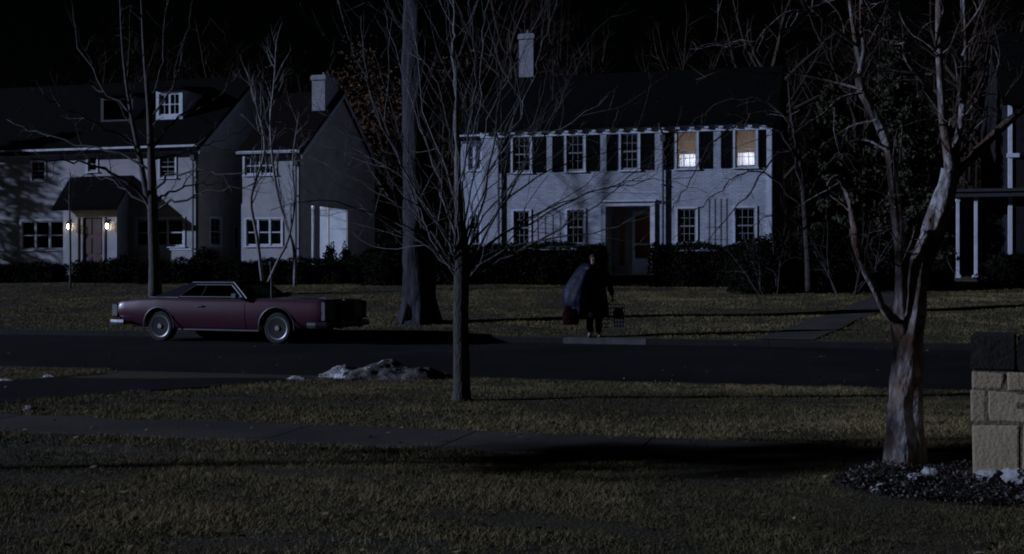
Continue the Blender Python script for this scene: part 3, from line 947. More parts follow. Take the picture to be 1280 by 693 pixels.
def window(parent, Fn, a0, a1, z0, z1, cols=3, rows=4, lit=False, shade=0.0, case=.07, lights=1, room=True, sill=True, label=None, sash='sash'):
    """hung window in a wall opening: casing + sashes (frame) > pane, sill, curtain / shade, room box behind"""
    m = MB()
    mi = [1]
    B = lambda x0, x1, d0, d1, y0, y1: m.box(x0, x1, d0, d1, y0, y1, mi[0], fn=lambda a, d, z: Fn(a, d, z))
    B(a0-case, a0, -.02, .03, z0-.02, z1+case); B(a1, a1+case, -.02, .03, z0-.02, z1+case); B(a0, a1, -.021, .033, z1, z1+case)
    mi[0] = 0
    wl = (a1-a0)/lights
    for q in range(lights):
        l, r = a0+wl*q+.003, a0+wl*(q+1)-.003
        if q: B(l-.05, l+.04, -.06, .012, z0, z1)
        s = .045
        B(l, l+s, -.055, -.012, z0, z1); B(r-s, r, -.055, -.012, z0, z1)
        B(l+s, r-s, -.055, -.012, z0, z0+s+.02); B(l+s, r-s, -.055, -.012, z1-s, z1)
        zm = (z0+z1)/2
        B(l+s, r-s, -.05, -.006, zm-.025, zm+.025)
        for c in range(1, cols):
            x = l+s+(r-l-2*s)*c/cols
            B(x-.009, x+.009, -.045, -.022, z0+s+.02, z1-s)
        for k in range(1, rows):
            if rows % 2 == 0 and k == rows//2: continue
            z = z0+s+.02+(z1-z0-2*s-.02)*k/rows
            B(l+s, r-s, -.0445, -.0215, z-.009, z+.009)
    fr = m.build('window', [M[sash], M['white_trim']], parent)
    if label: fr['label'] = label
    p = MB(); p.quad(Fn(a0, -.034, z0), Fn(a1, -.034, z0), Fn(a1, -.034, z1), Fn(a0, -.034, z1))
    p.build('pane', M['glass'], fr)
    if sill:
        p = MB(); p.box(a0-case-.03, a1+case+.03, -.05, .07, z0-.075, z0-.022, fn=lambda a, d, z: Fn(a, d, z))
        p.build('sill', M['white_trim'], fr)
    if shade:
        p = MB(); n = 16
        for i in range(n):
            x0, x1 = a0+.02+(a1-a0-.04)*i/n, a0+.02+(a1-a0-.04)*(i+1)/n
            dd = (-.062, -.07) if i % 2 else (-.07, -.062)
            p.quad(Fn(x0, dd[0], z1-(z1-z0)*shade), Fn(x1, dd[1], z1-(z1-z0)*shade), Fn(x1, dd[1], z1), Fn(x0, dd[0], z1))
        p.build('shade', M['shade'], fr)
    if room:
        p = MB()
        dp = 2.2 if lit else .7
        w = .45 if lit else .05
        b, c, d, e, zz = a0-w, a1+w, -.161, -dp, (z0-.45, z1+.30)
        p.quad(Fn(b, e, zz[0]), Fn(c, e, zz[0]), Fn(c, e, zz[1]), Fn(b, e, zz[1]))
        p.quad(Fn(b, d, zz[0]), Fn(b, e, zz[0]), Fn(b, e, zz[1]), Fn(b, d, zz[1]))
        p.quad(Fn(c, d, zz[0]), Fn(c, e, zz[0]), Fn(c, e, zz[1]), Fn(c, d, zz[1]))
        p.quad(Fn(b, d, zz[0]), Fn(c, d, zz[0]), Fn(c, e, zz[0]), Fn(b, e, zz[0]))
        p.quad(Fn(b, d, zz[1]), Fn(c, d, zz[1]), Fn(c, e, zz[1]), Fn(b, e, zz[1]))
        p.build('room', M['orange_room'] if lit else M['dark_room'], fr)
    if lit:
        p = MB(); n = 26
        zt = z0+(z1-z0)*.40
        for i in range(n):
            x0, x1 = a0-.02+(a1-a0+.04)*i/n, a0-.02+(a1-a0+.04)*(i+1)/n
            dd = (-.20, -.225) if i % 2 else (-.225, -.20)
            p.quad(Fn(x0, dd[0], z0), Fn(x1, dd[1], z0), Fn(x1, dd[1], zt), Fn(x0, dd[0], zt))
        p.build('curtain', M['glow_curtain'], fr)
        for sgn in (0, 1):                            # drapes drawn to the sides, gathered narrower towards the sill
            p = MB(); n = 8
            for i in range(n):
                q = [(a0-.03+(a1-a0)*.17*t/n if not sgn else a1+.03-(a1-a0)*.17*t/n) for t in (i, i+1)]
                q2 = [(a0-.03+(a1-a0)*.12*t/n if not sgn else a1+.03-(a1-a0)*.12*t/n) for t in (i, i+1)]
                dd = (-.15, -.175) if i % 2 else (-.175, -.15)
                p.quad(Fn(q2[0], dd[0], z0), Fn(q2[1], dd[1], z0), Fn(q[1], dd[1], z1+.1), Fn(q[0], dd[0], z1+.1))
            p.build('drape', M['drape'], fr)
    return fr


def shutter(parent, Fn, a0, a1, z0, z1):
    m = MB()
    B = lambda *q: m.box(*q, fn=lambda a, d, z: Fn(a, d, z))
    s = .05
    B(a0, a0+s, .008, .030, z0, z1); B(a1-s, a1, .008, .030, z0, z1)
    for z in (z0, (z0+z1)/2-s/2, z1-s): B(a0+s, a1-s, .008, .028, z, z+s)
    n = 24
    for i in range(n):
        z = z0+s+(z1-z0-2*s)*(i+.15)/n
        hh = (z1-z0-2*s)/n*.8
        m.quad(Fn(a0+s, .026, z), Fn(a1-s, .026, z), Fn(a1-s, .012, z+hh), Fn(a0+s, .012, z+hh))
    m.quad(Fn(a0+s, .010, z0), Fn(a1-s, .010, z0), Fn(a1-s, .010, z1), Fn(a0+s, .010, z1))
    return m.build('shutter', M['shutter'], parent)


def gable_roof(parent, x0, x1, y0, y1, ze, zr, mt, over=.3, gable_over=.25, th=.14, name='roof'):
    ym = (y0+y1)/2
    sl = (zr-ze)/(ym-y0)
    m = MB()
    xa, xb = x0-gable_over, x1+gable_over
    pf = [(y0-over, ze-over*sl), (ym, zr), (y1+over, ze-over*sl), (y1+over, ze-over*sl+th), (ym, zr+th), (y0-over, ze-over*sl+th)]
    # as two slabs so the prism stays convex
    for q in ([pf[0], pf[1], pf[4], pf[5]], [pf[1], pf[2], pf[3], pf[4]]):
        m.prism(q, lambda a, b, t: (xa if t == 0 else xb, a, b))
    # shingle courses
    n = 22
    for i in range(n):
        t = i/n
        y = (y0-over)+(ym-y0+over)*t; z = ze-over*sl+th+(zr-ze+over*sl)*t
        m.quad((xa, y, z+.022), (xb, y, z+.022), (xb, y+(ym-y0+over)/n, z+(zr-ze+over*sl)/n+.006), (xa, y+(ym-y0+over)/n, z+(zr-ze+over*sl)/n+.006))
        m.quad((xa, y, z), (xb, y, z), (xb, y, z+.022), (xa, y, z+.022))
    return m.build(name, mt, parent)


def downspout(parent, Fn, a, z0, z1):
    m = MB()
    m.tube([Fn(a-.12, .30, z1), Fn(a, .09, z1-.38), Fn(a, .08, z1-.7), Fn(a, .08, z0)], [.042]*4, 8)
    m.box(a-.09, a+.09, .03, .16, z1-.62, z1-.40, fn=lambda p, d, z: Fn(p, d, z))
    for z in (z0+1.2, z0+3.4): m.box(a-.055, a+.055, .0, .126, z, z+.04, fn=lambda p, d, z: Fn(p, d, z))
    return m.build('downspout', M['copper'], parent, smooth=False)


def chimney(parent, cx, cy, z0, z1, w, d):
    m = MB()
    m.box(cx-w/2, cx+w/2, cy-d/2, cy+d/2, z0, z1-.22)
    m.box(cx-w/2-.05, cx+w/2+.05, cy-d/2-.05, cy+d/2+.05, z1-.22, z1-.06)
    m.box(cx-w/2-.02, cx+w/2+.02, cy-d/2-.02, cy+d/2+.02, z1-.06, z1)
    c = m.build('chimney', M['chimney'], parent)
    p = MB(); p.lathe([(.11, z1-.02), (.12, z1+.05), (.09, z1+.22), (.08, z1+.22)], 10, fn=lambda x, y, z: (x+cx, y+cy, z))
    p.build('flue_pot', M['copper'], c, smooth=False)
    return c


def lamp(name, loc, col, watts, r=.08):
    l = bpy.data.lights.new(name, 'POINT'); l.color = col; l.energy = watts; l.shadow_soft_size = r
    o = bpy.data.objects.new(name, l); COL.objects.link(o); o.location = loc
    return o


# --- the white house ---------------------------------------------------------
V0 = 43.9
U0 = uv(602, V0)[0]; U1 = uv(964, V0)[0]
HL = U1-U0
ZB = 1.18
root = empty('white_house', W(U0, V0, ZB), -A)
tag(root, 'two storey white brick house with dark shutters, two upper windows lit', 'house')
lx = lambda px: uv(px, V0)[0]-U0
lz = lambda py, px=790: zat(py, uv(px, V0)[1])-ZB
ZE = lz(157)                                        # eave
D = 9.0
Ff = lambda a, d, z: (a, -d, z)
Fr = lambda a, d, z: (HL+d, a, z)
m = MB()
up = [(641, 663), (708, 730), (776, 798), (846, 871), (919, 945)]
lo = [(642, 662), (709, 730), (847, 870), (919, 944)]
zu0, zu1 = lz(212), lz(167)
zl0, zl1 = lz(305), lz(262)
Hs = [(lx(a), lx(b), zu0, zu1) for a, b in up]+[(lx(a), lx(b), zl0, zl1) for a, b in lo]
door = (lx(757), lx(813), .12, lz(258))
wall_holes(m, Ff, 0, HL, -.6, ZE, Hs+[door])
side = (3.6, 4.3, lz(212), lz(178))
wall_holes(m, Fr, 0, D, -.6, ZE, [side])
m.quad((0, 0, -.6), (0, D, -.6), (0, D, ZE), (0, 0, ZE))
m.quad((0, D, -.6), (HL, D, -.6), (HL, D, ZE), (0, D, ZE))
ZR = ZE+2.55
for x in (0, HL): m.add([(x, 0, ZE), (x, D, ZE), (x, D/2, ZR)], [(0, 1, 2)])
m.build('wall', M['white_brick'], root)
gable_roof(root, 0, HL, 0, D, ZE+.02, ZR+.02, M['roof'], over=.20, gable_over=.22)
# cornice with brackets
m = MB()
m.box(-.1, HL+.1, -.17, -.003, ZE-.07, ZE+.06)
m.box(-.05, HL+.05, -.035, -.004, ZE-.30, ZE-.072)
n = 21
for i in range(n):
    x = .15+(HL-.45)*i/(n-1)
    m.box(x, x+.16, -.135, -.037, ZE-.20, ZE-.073)
m.build('cornice', M['white_trim'], root)
for i, (a, b) in enumerate(up):
    lit = i >= 3
    window(root, Ff, lx(a), lx(b), zu0, zu1, 3, 4, lit=lit, shade=0 if lit else (.52 if i < 2 else .9), label='lit window with white half curtain' if lit else None)
    w = lx(a)-lx(a-14)
    shutter(root, Ff, lx(a)-.115-w, lx(a)-.115, zu0-.03, zu1+.05)
    shutter(root, Ff, lx(b)+.115, lx(b)+.115+w, zu0-.03, zu1+.05)
for i, (a, b) in enumerate(lo):
    window(root, Ff, lx(a), lx(b), zl0, zl1, 3, 4, shade=.3 if i == 1 else 0)
window(root, Fr, side[0], side[1], side[2], side[3], 2, 2, lit=True)
# trellises
for a, b in ((672, 700), (886, 908)):
    m = MB()
    for k in range(4):
        x = lx(a)+(lx(b)-lx(a))*k/3
        m.box(x-.007, x+.007, -.018, -.010, .1, lz(268 if a < 800 else 250))
    for k in range(4):
        z = .5+.45*k
        m.box(lx(a)-.06, lx(b)+.06, -.0095, -.003, z, z+.010)
    m.build('trellis', M['iron'], root)
downspout(root, Ff, lx(829), 0, ZE)
downspout(root, Ff, lx(624), 0, ZE)
m = MB(); m.box(HL-.16, HL+.014, -.035, .0, -.3, ZE-.25); m.box(HL+.003, HL+.03, -.03, .14, -.3, ZE-.25)
m.build('corner_board', M['white_trim'], root)
chimney(root, lx(653)*49.3/46.2-1.2, 5.1, ZE+1.5, zat(42, 50.2)-ZB, .62, .85)
# recessed entry
a, b, z0, z1 = door
m = MB()
dp = 1.25
m.quad((a, 0.161, z0), (a, dp, z0), (a, dp, z1), (a, .161, z1)); m.quad((b, .161, z0), (b, dp, z0), (b, dp, z1), (b, .161, z1))
m.quad((a, .161, z1), (b, .161, z1), (b, dp, z1), (a, dp, z1))
xd = lx(783); xs0, xs1 = lx(767)-.02, lx(773)+.02
Fd = lambda p, d, z: (p, dp-d, z)
wall_holes(m, Fd, a, b, z0, z1, [(xs0, xs1, z0+.35, z1-.12), (xd, b-.05, z0+.02, z1-.10)], .08)
for zz in (z0+.2, z0+1.2):
    m.box(a+.06, xs0-.08, dp-.03, dp-.002, zz, zz+.85)
m.build('entry_recess', M['beige'], root)
m = MB(); m.box(a-.17, a-.002, -.07, -.002, -.3, z1+.16); m.box(b+.002, b+.17, -.07, -.002, -.3, z1+.16); m.box(a-.0, b+.0, -.065, -.003, z1+.01, z1+.16)
m.box(a-.21, b+.21, -.14, -.005, z1+.162, z1+.24)
m.build('door_surround', M['white_trim'], root)
m = MB()
for q in ((xd+.003, xd+.10, z0+.03, z1-.11), (b-.15, b-.053, z0+.03, z1-.11), (xd+.10, b-.15, z0+.03, z0+.62), (xd+.10, b-.15, z1-.24, z1-.11), (xd+.10, b-.15, z0+1.12, z0+1.19)):
    m.box(q[0], q[1], dp+.01, dp+.06, q[2], q[3])
dr = m.build('front_door', M['white_trim'], root)
p = MB(); p.quad((xd+.1, dp+.035, z0+.62), (b-.15, dp+.035, z0+.62), (b-.15, dp+.035, z1-.24), (xd+.1, dp+.035, z1-.24)); p.build('pane', M['glass'], dr)
p = MB(); p.tube([(xd+.05, dp+.0, z0+1.0), (xd+.05, dp-.05, z0+1.0), (xd+.16, dp-.05, z0+1.0)], [.014, .016, .012], 6); p.build('handle', M['chrome'], dr)
p = MB(); p.quad((xs0, dp+.04, z0+.35), (xs1, dp+.04, z0+.35), (xs1, dp+.04, z1-.12), (xs0, dp+.04, z1-.12)); p.build('sidelight', M['glass'], root)
p = MB()
h0, h1, hd = xs0-.3, b+.5, dp+3.0
p.quad((h0, hd, z0), (h1, hd, z0), (h1, hd, z1+.2), (h0, hd, z1+.2)); p.quad((h0, dp+.085, z0), (h0, hd, z0), (h0, hd, z1+.2), (h0, dp+.085, z1+.2))
p.quad((h1, dp+.085, z0), (h1, hd, z0), (h1, hd, z1+.2), (h1, dp+.085, z1+.2)); p.quad((h0, dp+.085, z1+.2), (h1, dp+.085, z1+.2), (h1, hd, z1+.2), (h0, hd, z1+.2))
p.quad((h0, dp+.085, z0), (h1, dp+.085, z0), (h1, hd, z0), (h0, hd, z0))
p.build('hallway', M['orange_room'], root)
m = MB()
m.box(a-.25, b+.25, -1.0, dp-.001, -.6, z0-.001); m.box(a-.1, b+.35, -1.35, -1.002, -.6, z0-.16)
m.build('stoop', M['concrete'], root)
WH = root
mw = Matrix.Translation(W(U0, V0, ZB)) @ Matrix.Rotation(-A, 4, 'Z')
lamp('hall_lamp_light', mw @ Vector((b+.1, dp+2.3, z1-.2)), (1, .68, .40), .8)
lamp('landing_lamp_light', mw @ Vector((HL-.9, 3.9, side[3]-.1)), (1, .78, .5), 9, .1)
for i in (3, 4):
    xm = (lx(up[i][0])+lx(up[i][1]))/2
    lamp('bedroom_lamp_light', mw @ Vector((xm+.1, .62, zu0+.34)), (.95, .94, 1), 26, .10)

# wing set back at the other end
root = empty('side_wing', W(uv(575, 45.2)[0], 45.2, ZB), -A)
U2 = uv(575, 45.2)[0]
WL = U0-U2-.02
root.name = 'house_wing'
tag(root, 'narrow white side wing with paired upper windows, joined to the white brick house', 'house wing')
m = MB()
f2 = lambda px: uv(px, 45.2)[0]-U2
zz = lambda py: zat(py, uv(590, 45.2)[1])-ZB
hs = [(f2(585), f2(592), zz(212), zz(182)), (f2(594.5), f2(601), zz(212), zz(182)), (f2(588), f2(600), zz(306), zz(268))]
WE = zz(172)
wall_holes(m, Ff, 0, WL, -.6, WE, hs)
m.quad((0, 0, -.6), (0, 6, -.6), (0, 6, WE), (0, 0, WE)); m.quad((0, 6, -.6), (WL, 6, -.6), (WL, 6, WE), (0, 6, WE))
m.add([(0, 0, WE), (0, 6, WE), (0, 3, WE+1.9)], [(0, 1, 2)])
m.build('wall', M['white_brick'], root)
for h in hs: window(root, Ff, *h, 2, 4, case=.05, shade=.6 if h[2] > 2 else 0)
gable_roof(root, 0, WL-.25, 0, 6, WE+.02, WE+1.92, M['roof'], over=.3, gable_over=.2)
m = MB(); m.box(-.1, WL, -.26, -.004, WE-.05, WE+.08); m.box(-.03, WL, -.06, -.005, WE-.2, WE-.052); m.build('cornice', M['white_trim'], root)

# --- the gabled house --------------------------------------------------------
V1 = 46.0
UA = uv(248, V1)[0]                                  # front corner of the main block
ZB = 1.18
root = empty('gabled_house', W(UA, V1, ZB), -A)      # local x runs from the corner: negative is the main block
tag(root, 'large pale stucco house with dormers, steep gables and two lit lamps at its entrance', 'house')
lx = lambda px: uv(px, V1)[0]-UA
lz = lambda py, px=200: zat(py, uv(px, V1)[1])-ZB
ZE = lz(184)
MX = -17.0
MD = 10.0
ZR = ZE+3.6
WV = 0.0                                            # wing front set back
Fw = lambda a, d, z: (a, WV-d, z)
wx = lambda px: uv(px, V1+WV)[0]-UA
wz = lambda py: zat(py, uv(340, V1+WV)[1])-ZB
WX = wx(375)
WE = wz(190); WR = WE+2.95; WD = 8.3
m = MB()
tri_r = (lx(171), lx(229), lz(308), lz(274))
tri_l = (lx(27), lx(80), lz(311), lz(275))
u1 = (lx(200), lx(219), lz(222), lz(196)); u2 = (lx(110), lx(121), lz(212), lz(194)); u3 = (lx(40), lx(56), lz(222), lz(198))
wall_holes(m, Ff, MX, 0, -.6, ZE, [tri_r, tri_l, u1, u2, u3])
Fg = lambda a, d, z: (0+d, a, z)
gw = (1.0, 1.9, lz(306), lz(272)); gw2 = (3.1, 3.55, lz(310), lz(280))
mg = MB(); wall_holes(mg, Fg, 0, MD, -.6, ZE, [gw, gw2])
WL0 = wx(303)
m.quad((.001, 5.2, -.6), (WL0, 5.2, -.6), (WL0, 5.2, WE+1.5), (.001, 5.2, WE+1.5)); m.quad((WL0, WV, -.6), (WL0, WV+WD, -.6), (WL0, WV+WD, WE), (WL0, WV, WE)); m.add([(WL0, WV, WE), (WL0, WV+WD, WE), (WL0, WV+WD/2, WR)], [(0, 1, 2)])
m.quad((MX, 0, -.6), (MX, MD, -.6), (MX, MD, ZE), (MX, 0, ZE))
m.quad((MX, MD, -.6), (0, MD, -.6), (0, MD, ZE), (MX, MD, ZE))
for x in (MX, 0): m.add([(x, 0, ZE), (x, MD, ZE), (x, MD/2, ZR)], [(0, 1, 2)])
ww = (wx(308), wx(352), wz(307), wz(274)); wu = (wx(306), wx(344), wz(218), wz(196))
wall_holes(m, Fw, WL0, WX, -.6, WE, [ww, wu])
# wing gable end: open porch in its lower storey
Fe = lambda a, d, z: (WX+d, WV+a, z)
po = (1.12, 5.0, .25, wz(256))
wall_holes(mg, Fe, 0, WD, -.6, WE, [po], .08)
mg.add([(WX, WV, WE), (WX, WV+WD, WE), (WX, WV+WD/2, WR)], [(0, 1, 2)])
mg.build('gable_wall', M['tan'], root)
m.quad((WL0, WV+WD, -.6), (WX, WV+WD, -.6), (WX, WV+WD, WE), (WL0, WV+WD, WE))
m.build('wall', M['cream'], root)
gable_roof(root, MX, 0, 0, MD, ZE+.02, ZR+.02, M['roof'], over=.35, gable_over=.18)
gable_roof(root, WL0, WX, WV, WV+WD, WE+.02, WR+.02, M['roof_warm'], over=.3, gable_over=.18)
m = MB(); m.box(MX, .08, -.33, -.004, ZE-.10, ZE+.03); m.box(MX, .03, -.06, -.005, ZE-.26, ZE-.102); m.box(WL0-.15, WX+.1, WV-.3, WV-.004, WE-.09, WE+.03)
m.build('gutter', M['white_trim'], root)
# bargeboards on the two gables
for (x, ya, yb, ze, zr) in ((.19, -.32, MD/2, ZE-.2, ZR+.03), (WX+.19, WV-.28, WV+WD/2, WE-.18, WR+.03)):
    m = MB()
    m.prism([(ya, ze-.17), (yb, zr-.17), (yb, zr), (ya, ze)], lambda a, b, t: (x-.0 if t == 0 else x+.04, a, b))
    yc = 2*yb-ya
    m.prism([(yb, zr-.17), (yc, ze-.17), (yc, ze), (yb, zr)], lambda a, b, t: (x-.0 if t == 0 else x+.04, a, b))
    m.build('bargeboard', M['cream'], root)
window(root, Ff, *tri_r, 1, 2, lights=3, shade=.12, case=.10, sash='white_trim')
window(root, Ff, *tri_l, 1, 2, lights=3, case=.10, sash='white_trim')
window(root, Ff, *u1, 2, 4, shade=.4); window(root, Ff, *u2, 1, 2, shade=0); window(root, Ff, *u3, 2, 4)
window(root, Fg, *gw, 2, 4)
window(root, Fg, *gw2, 1, 2, case=.04, sill=False)
window(root, Fw, *ww, 1, 2, lights=3, shade=.15, sash='white_trim'); window(root, Fw, *wu, 3, 2, lights=2, shade=.45, sash='white_trim')
# white panel strip under the triple window
m = MB(); m.box(lx(170), lx(240), -.03, -.004, lz(313), lz(311)); m.build('belt_course', M['white_trim'], root)
downspout(root, Ff, -.22, 0, ZE); downspout(root, Fw, WX-.15, 0, WE)
chimney(root, uv(406, V1+3.3)[0]-UA, 3.3, WR-2.2, zat(97, uv(403, V1+3.3)[1])-ZB, .62, 1.35)
# dormers
for px0, px1, ytop, ybot in ((195, 228, 113, 147), (126, 166, 118, 150)):
    yd = 1.75
    Zd = uv(210, V1+yd)[1]
    x0, x1 = uv(px0, V1+yd)[0]-UA, uv(px1, V1+yd)[0]-UA
    z0, z1 = zat(ybot, Zd)-ZB, zat(ytop, Zd)-ZB
    Fdm = lambda a, d, z: (a, yd-d, z)
    m = MB()
    hole = (x0+.14, x1-.14, z0+.10, z1-.14)
    wall_holes(m, Fdm, x0, x1, z0-.25, z1, [hole])
    for x in (x0, x1): m.quad((x, yd, z0-.25), (x, yd+3, z0-.25), (x, yd+3, z1), (x, yd, z1))
    dm = m.build('dormer', M['white_trim'] if px0 > 150 else M['dim_trim'], root)  # left dormer takes the dim trim, shade put into its colour
    r = MB()
    r.prism([(yd-.18, z1), (yd+3.4, z1+.45), (yd+3.4, z1+.57), (yd-.18, z1+.12)], lambda a, b, t: ((x0-.14) if t == 0 else (x1+.14), a, b))
    r.build('dormer_roof', M['roof'], dm)
    if px0 > 150:
        p = MB()
        x_0, x_1, zz0, zz1 = hole
        for q in ((x_0, x_0+.06), (x_1-.06, x_1), ((x_0+x_1)/2-.045, (x_0+x_1)/2+.045)): p.box(q[0], q[1], yd+.04, yd+.09, zz0, zz1)
        for q in ((zz0, zz0+.06), (zz1-.06, zz1), ((zz0+zz1)/2-.02, (zz0+zz1)/2+.02)): p.box(x_0+.06, x_1-.06, yd+.041, yd+.088, q[0], q[1])
        for k in (.25, .75): p.box(x_0+(x_1-x_0)*k-.012, x_0+(x_1-x_0)*k+.012, yd+.045, yd+.08, zz0, zz1)
        p.build('window', M['white_trim'], dm)
        p = MB(); n = 14
        for i in range(n):
            xa, xb = x_0+(x_1-x_0)*i/n, x_0+(x_1-x_0)*(i+1)/n
            e = (.14, .16) if i % 2 else (.16, .14)
            p.quad((xa, yd+e[0], zz0), (xb, yd+e[1], zz0), (xb, yd+e[1], zz1), (xa, yd+e[0], zz1))
        p.build('curtain', M['shade'], dm)
    p = MB(); p.quad((hole[0], yd+.065, hole[2]), (hole[1], yd+.065, hole[2]), (hole[1], yd+.065, hole[3]), (hole[0], yd+.065, hole[3])); p.build('pane', M['glass'], dm)
    p = MB(); p.quad((hole[0]-.1, yd+.6, hole[2]-.1), (hole[1]+.1, yd+.6, hole[2]-.1), (hole[1]+.1, yd+.6, hole[3]+.1), (hole[0]-.1, yd+.6, hole[3]+.1)); p.build('room', M['dark_room'], dm)
# entrance vestibule with lean-to roof
ev = -.85
ex0, ex1 = uv(79, V1+ev)[0]-UA, uv(146, V1+ev)[0]-UA
ez = zat(256, uv(112, V1+ev)[1])-ZB
Fv = lambda a, d, z: (a, ev-d, z)
vx = lambda px: uv(px, V1+ev)[0]-UA
m = MB()
dh = (vx(103), vx(128), .1, zat(272, uv(112, V1+ev)[1])-ZB)
sl = [(vx(97), vx(101), .3, dh[3]), (vx(130), vx(134), .3, dh[3])]
wall_holes(m, Fv, ex0, ex1, -.6, ez, [dh]+sl, .12)
for x in (ex0, ex1):
    m.add([(x, ev, -.6), (x, 0, -.6), (x, 0, ez+1.15), (x, ev, ez)], [(0, 1, 2, 3)])
m.build('vestibule', M['cream'], root)
m = MB()
m.prism([(ev-.35, ez-.20), (-.004, ez+1.16), (-.004, ez+1.30), (ev-.35, ez-.06)], lambda a, b, t: (ex0-.25 if t == 0 else ex1+.25, a, b))
m.box(ex0-.27, ex1+.27, ev-.40, ev-.352, ez-.26, ez-.04)
m.build('vestibule_roof', M['roof'], root)
m = MB()
m.box(dh[0], dh[1], ev+.08, ev+.12, dh[2], dh[3])
for i in range(2):
    for j in range(3):
        w = (dh[1]-dh[0])/2; h = (dh[3]-dh[2])/3
        m.box(dh[0]+w*i+.09, dh[0]+w*(i+1)-.09, ev+.06, ev+.081, dh[2]+h*j+.09, dh[2]+h*(j+1)-.06)
dr = m.build('front_door', M['door_red'], root)
p = MB(); p.lathe([(.0, 0), (.035, .02), (.035, .05), (.0, .07)], 10, fn=lambda x, y, z: (dh[1]-.1+x, ev+.06-z, 1.05+y)); p.build('handle', M['chrome'], dr, smooth=True)
for s in sl:
    p = MB(); p.quad((s[0], ev+.1, s[2]), (s[1], ev+.1, s[2]), (s[1], ev+.1, s[3]), (s[0], ev+.1, s[3]))
    for k in range(1, 5): p.box(s[0], s[1], ev+.07, ev+.095, s[2]+(s[3]-s[2])*k/5-.012, s[2]+(s[3]-s[2])*k/5+.012)
    p.build('sidelight', M['glass'], root)
mw = Matrix.Translation(W(UA, V1, ZB)) @ Matrix.Rotation(-A, 4, 'Z')
for px in (88.5, 136.5):
    x = vx(px); z = zat(283, uv(112, V1+ev)[1])-ZB
    m = MB()
    m.box(x-.05, x+.05, ev-.02, ev-.002, z-.1, z+.3)
    m.tube([(x, ev-.02, z+.24), (x, ev-.14, z+.26), (x, ev-.16, z+.20)], [.012]*3, 6)
    for sx in (-1, 1):
        for sy in (-1, 1): m.box(x+sx*.07-.008, x+sx*.07+.008, ev-.16+sy*.07-.008, ev-.16+sy*.07+.008, z-.13, z+.12)
    m.lathe([(.12, z+.12), (.09, z+.17), (.02, z+.22)], 4, fn=lambda a, b, c: (a*.707-b*.707+x, a*.707+b*.707+ev-.16, c))
    m.box(x-.085, x+.085, ev-.245, ev-.075, z-.15, z-.131)
    l = m.build('wall_lamp', M['iron'], root)
    p = MB(); p.lathe([(.03, z-.125), (.055, z-.08), (.06, z+.05), (.035, z+.10)], 12, fn=lambda a, b, c: (a+x, b+ev-.16, c)); p.build('lamp_glass', M['lamp'], l, smooth=True)
    lamp('entrance_lamp_light', mw @ Vector((x, ev-.42, z+.0)), (1, .72, .45), .75, .06)
m = MB()
m.box(ex0-.1, ex1+.1, ev-1.1, ev-.003, -.6, .09); m.box(ex0+.1, ex1-.1, ev-1.5, ev-1.102, -.6, -.08)
m.build('stoop', M['concrete'], root)
# porch inside the wing: white back wall, posts and rail, added fill light in place of moonlight
pa0, pa1, pz0, pz1 = po
m = MB()
bx = WX-3.0
m.quad((bx, WV+pa0-.6, pz0-.1), (bx, WV+pa1+2, pz0-.1), (bx, WV+pa1+2, pz1+.1), (bx, WV+pa0-.6, pz1+.1))
m.quad((bx, WV+pa1+.9, pz0-.1), (WX-.09, WV+pa1+.9, pz0-.1), (WX-.09, WV+pa1+.9, pz1+.1), (bx, WV+pa1+.9, pz1+.1))
m.quad((bx, WV+pa0-.5, pz0-.1), (WX-.09, WV+pa0-.5, pz0-.1), (WX-.09, WV+pa0-.5, pz1+.1), (bx, WV+pa0-.5, pz1+.1))
m.quad((bx, WV+pa0-.5, pz1+.02), (WX-.09, WV+pa0-.5, pz1+.02), (WX-.09, WV+pa1+.9, pz1+.02), (bx, WV+pa1+.9, pz1+.02))
m.quad((bx, WV+pa0-.5, pz0-.02), (WX-.09, WV+pa0-.5, pz0-.02), (WX-.09, WV+pa1+.9, pz0-.02), (bx, WV+pa1+.9, pz0-.02))
m.build('porch_room', M['white_trim'], root)
m = MB()
m.box(WX-.085, WX-.02, WV+pa0+.30, WV+pa0+.90, pz0, pz1); m.box(WX-.14, WX-.06, WV+pa0+1.90, WV+pa0+1.99, pz0, pz1)
m.box(WX-.12, WX-.06, WV+pa0+.90, WV+pa0+1.90, pz0+.5, pz0+.56); m.box(WX-.12, WX-.06, WV+pa0+1.99, WV+pa1, pz0+.5, pz0+.56)
m.build('porch_post', M['beige'], root)
lamp('porch_fill_light', mw @ Vector((WX-1.2, WV+pa0+.35, pz1-.9)), (.72, .82, 1), 130, .1)

# --- neighbour house at the edge --------------------------------------------
V2 = 44.0
UB = uv(1262, V2)[0]
ZB = 1.18
root = empty('corner_house', W(UB, V2, ZB), -A)
tag(root, 'dark house at the frame edge with a flat porch on white posts', 'house')
lx = lambda px: uv(px, V2)[0]-UB
lz = lambda py: zat(py, uv(1230, V2)[1])-ZB
m = MB()
ZE = lz(128)
hs = [(1.0, 2.0, lz(205), lz(160)), (3.4, 4.4, lz(205), lz(160)), (1.0, 2.0, lz(305), lz(262))]
wall_holes(m, Ff, 0, 11, -.6, ZE, hs)
m.quad((0, 0, -.6), (0, 9, -.6), (0, 9, ZE), (0, 0, ZE)); m.quad((11, 0, -.6), (11, 9, -.6), (11, 9, ZE), (11, 0, ZE)); m.quad((0, 9, -.6), (11, 9, -.6), (11, 9, ZE), (0, 9, ZE))
for x in (0, 11): m.add([(x, 0, ZE), (x, 9, ZE), (x, 4.5, ZE+3)], [(0, 1, 2)])
m.build('wall', mat('dark_siding', (.020, .020, .021), (.014, .014, .015), 3, .9, spec=.05), root)
for h in hs: window(root, Ff, *h, 2, 4)
gable_roof(root, 0, 11, 0, 9, ZE+.02, ZE+3.02, M['roof'])
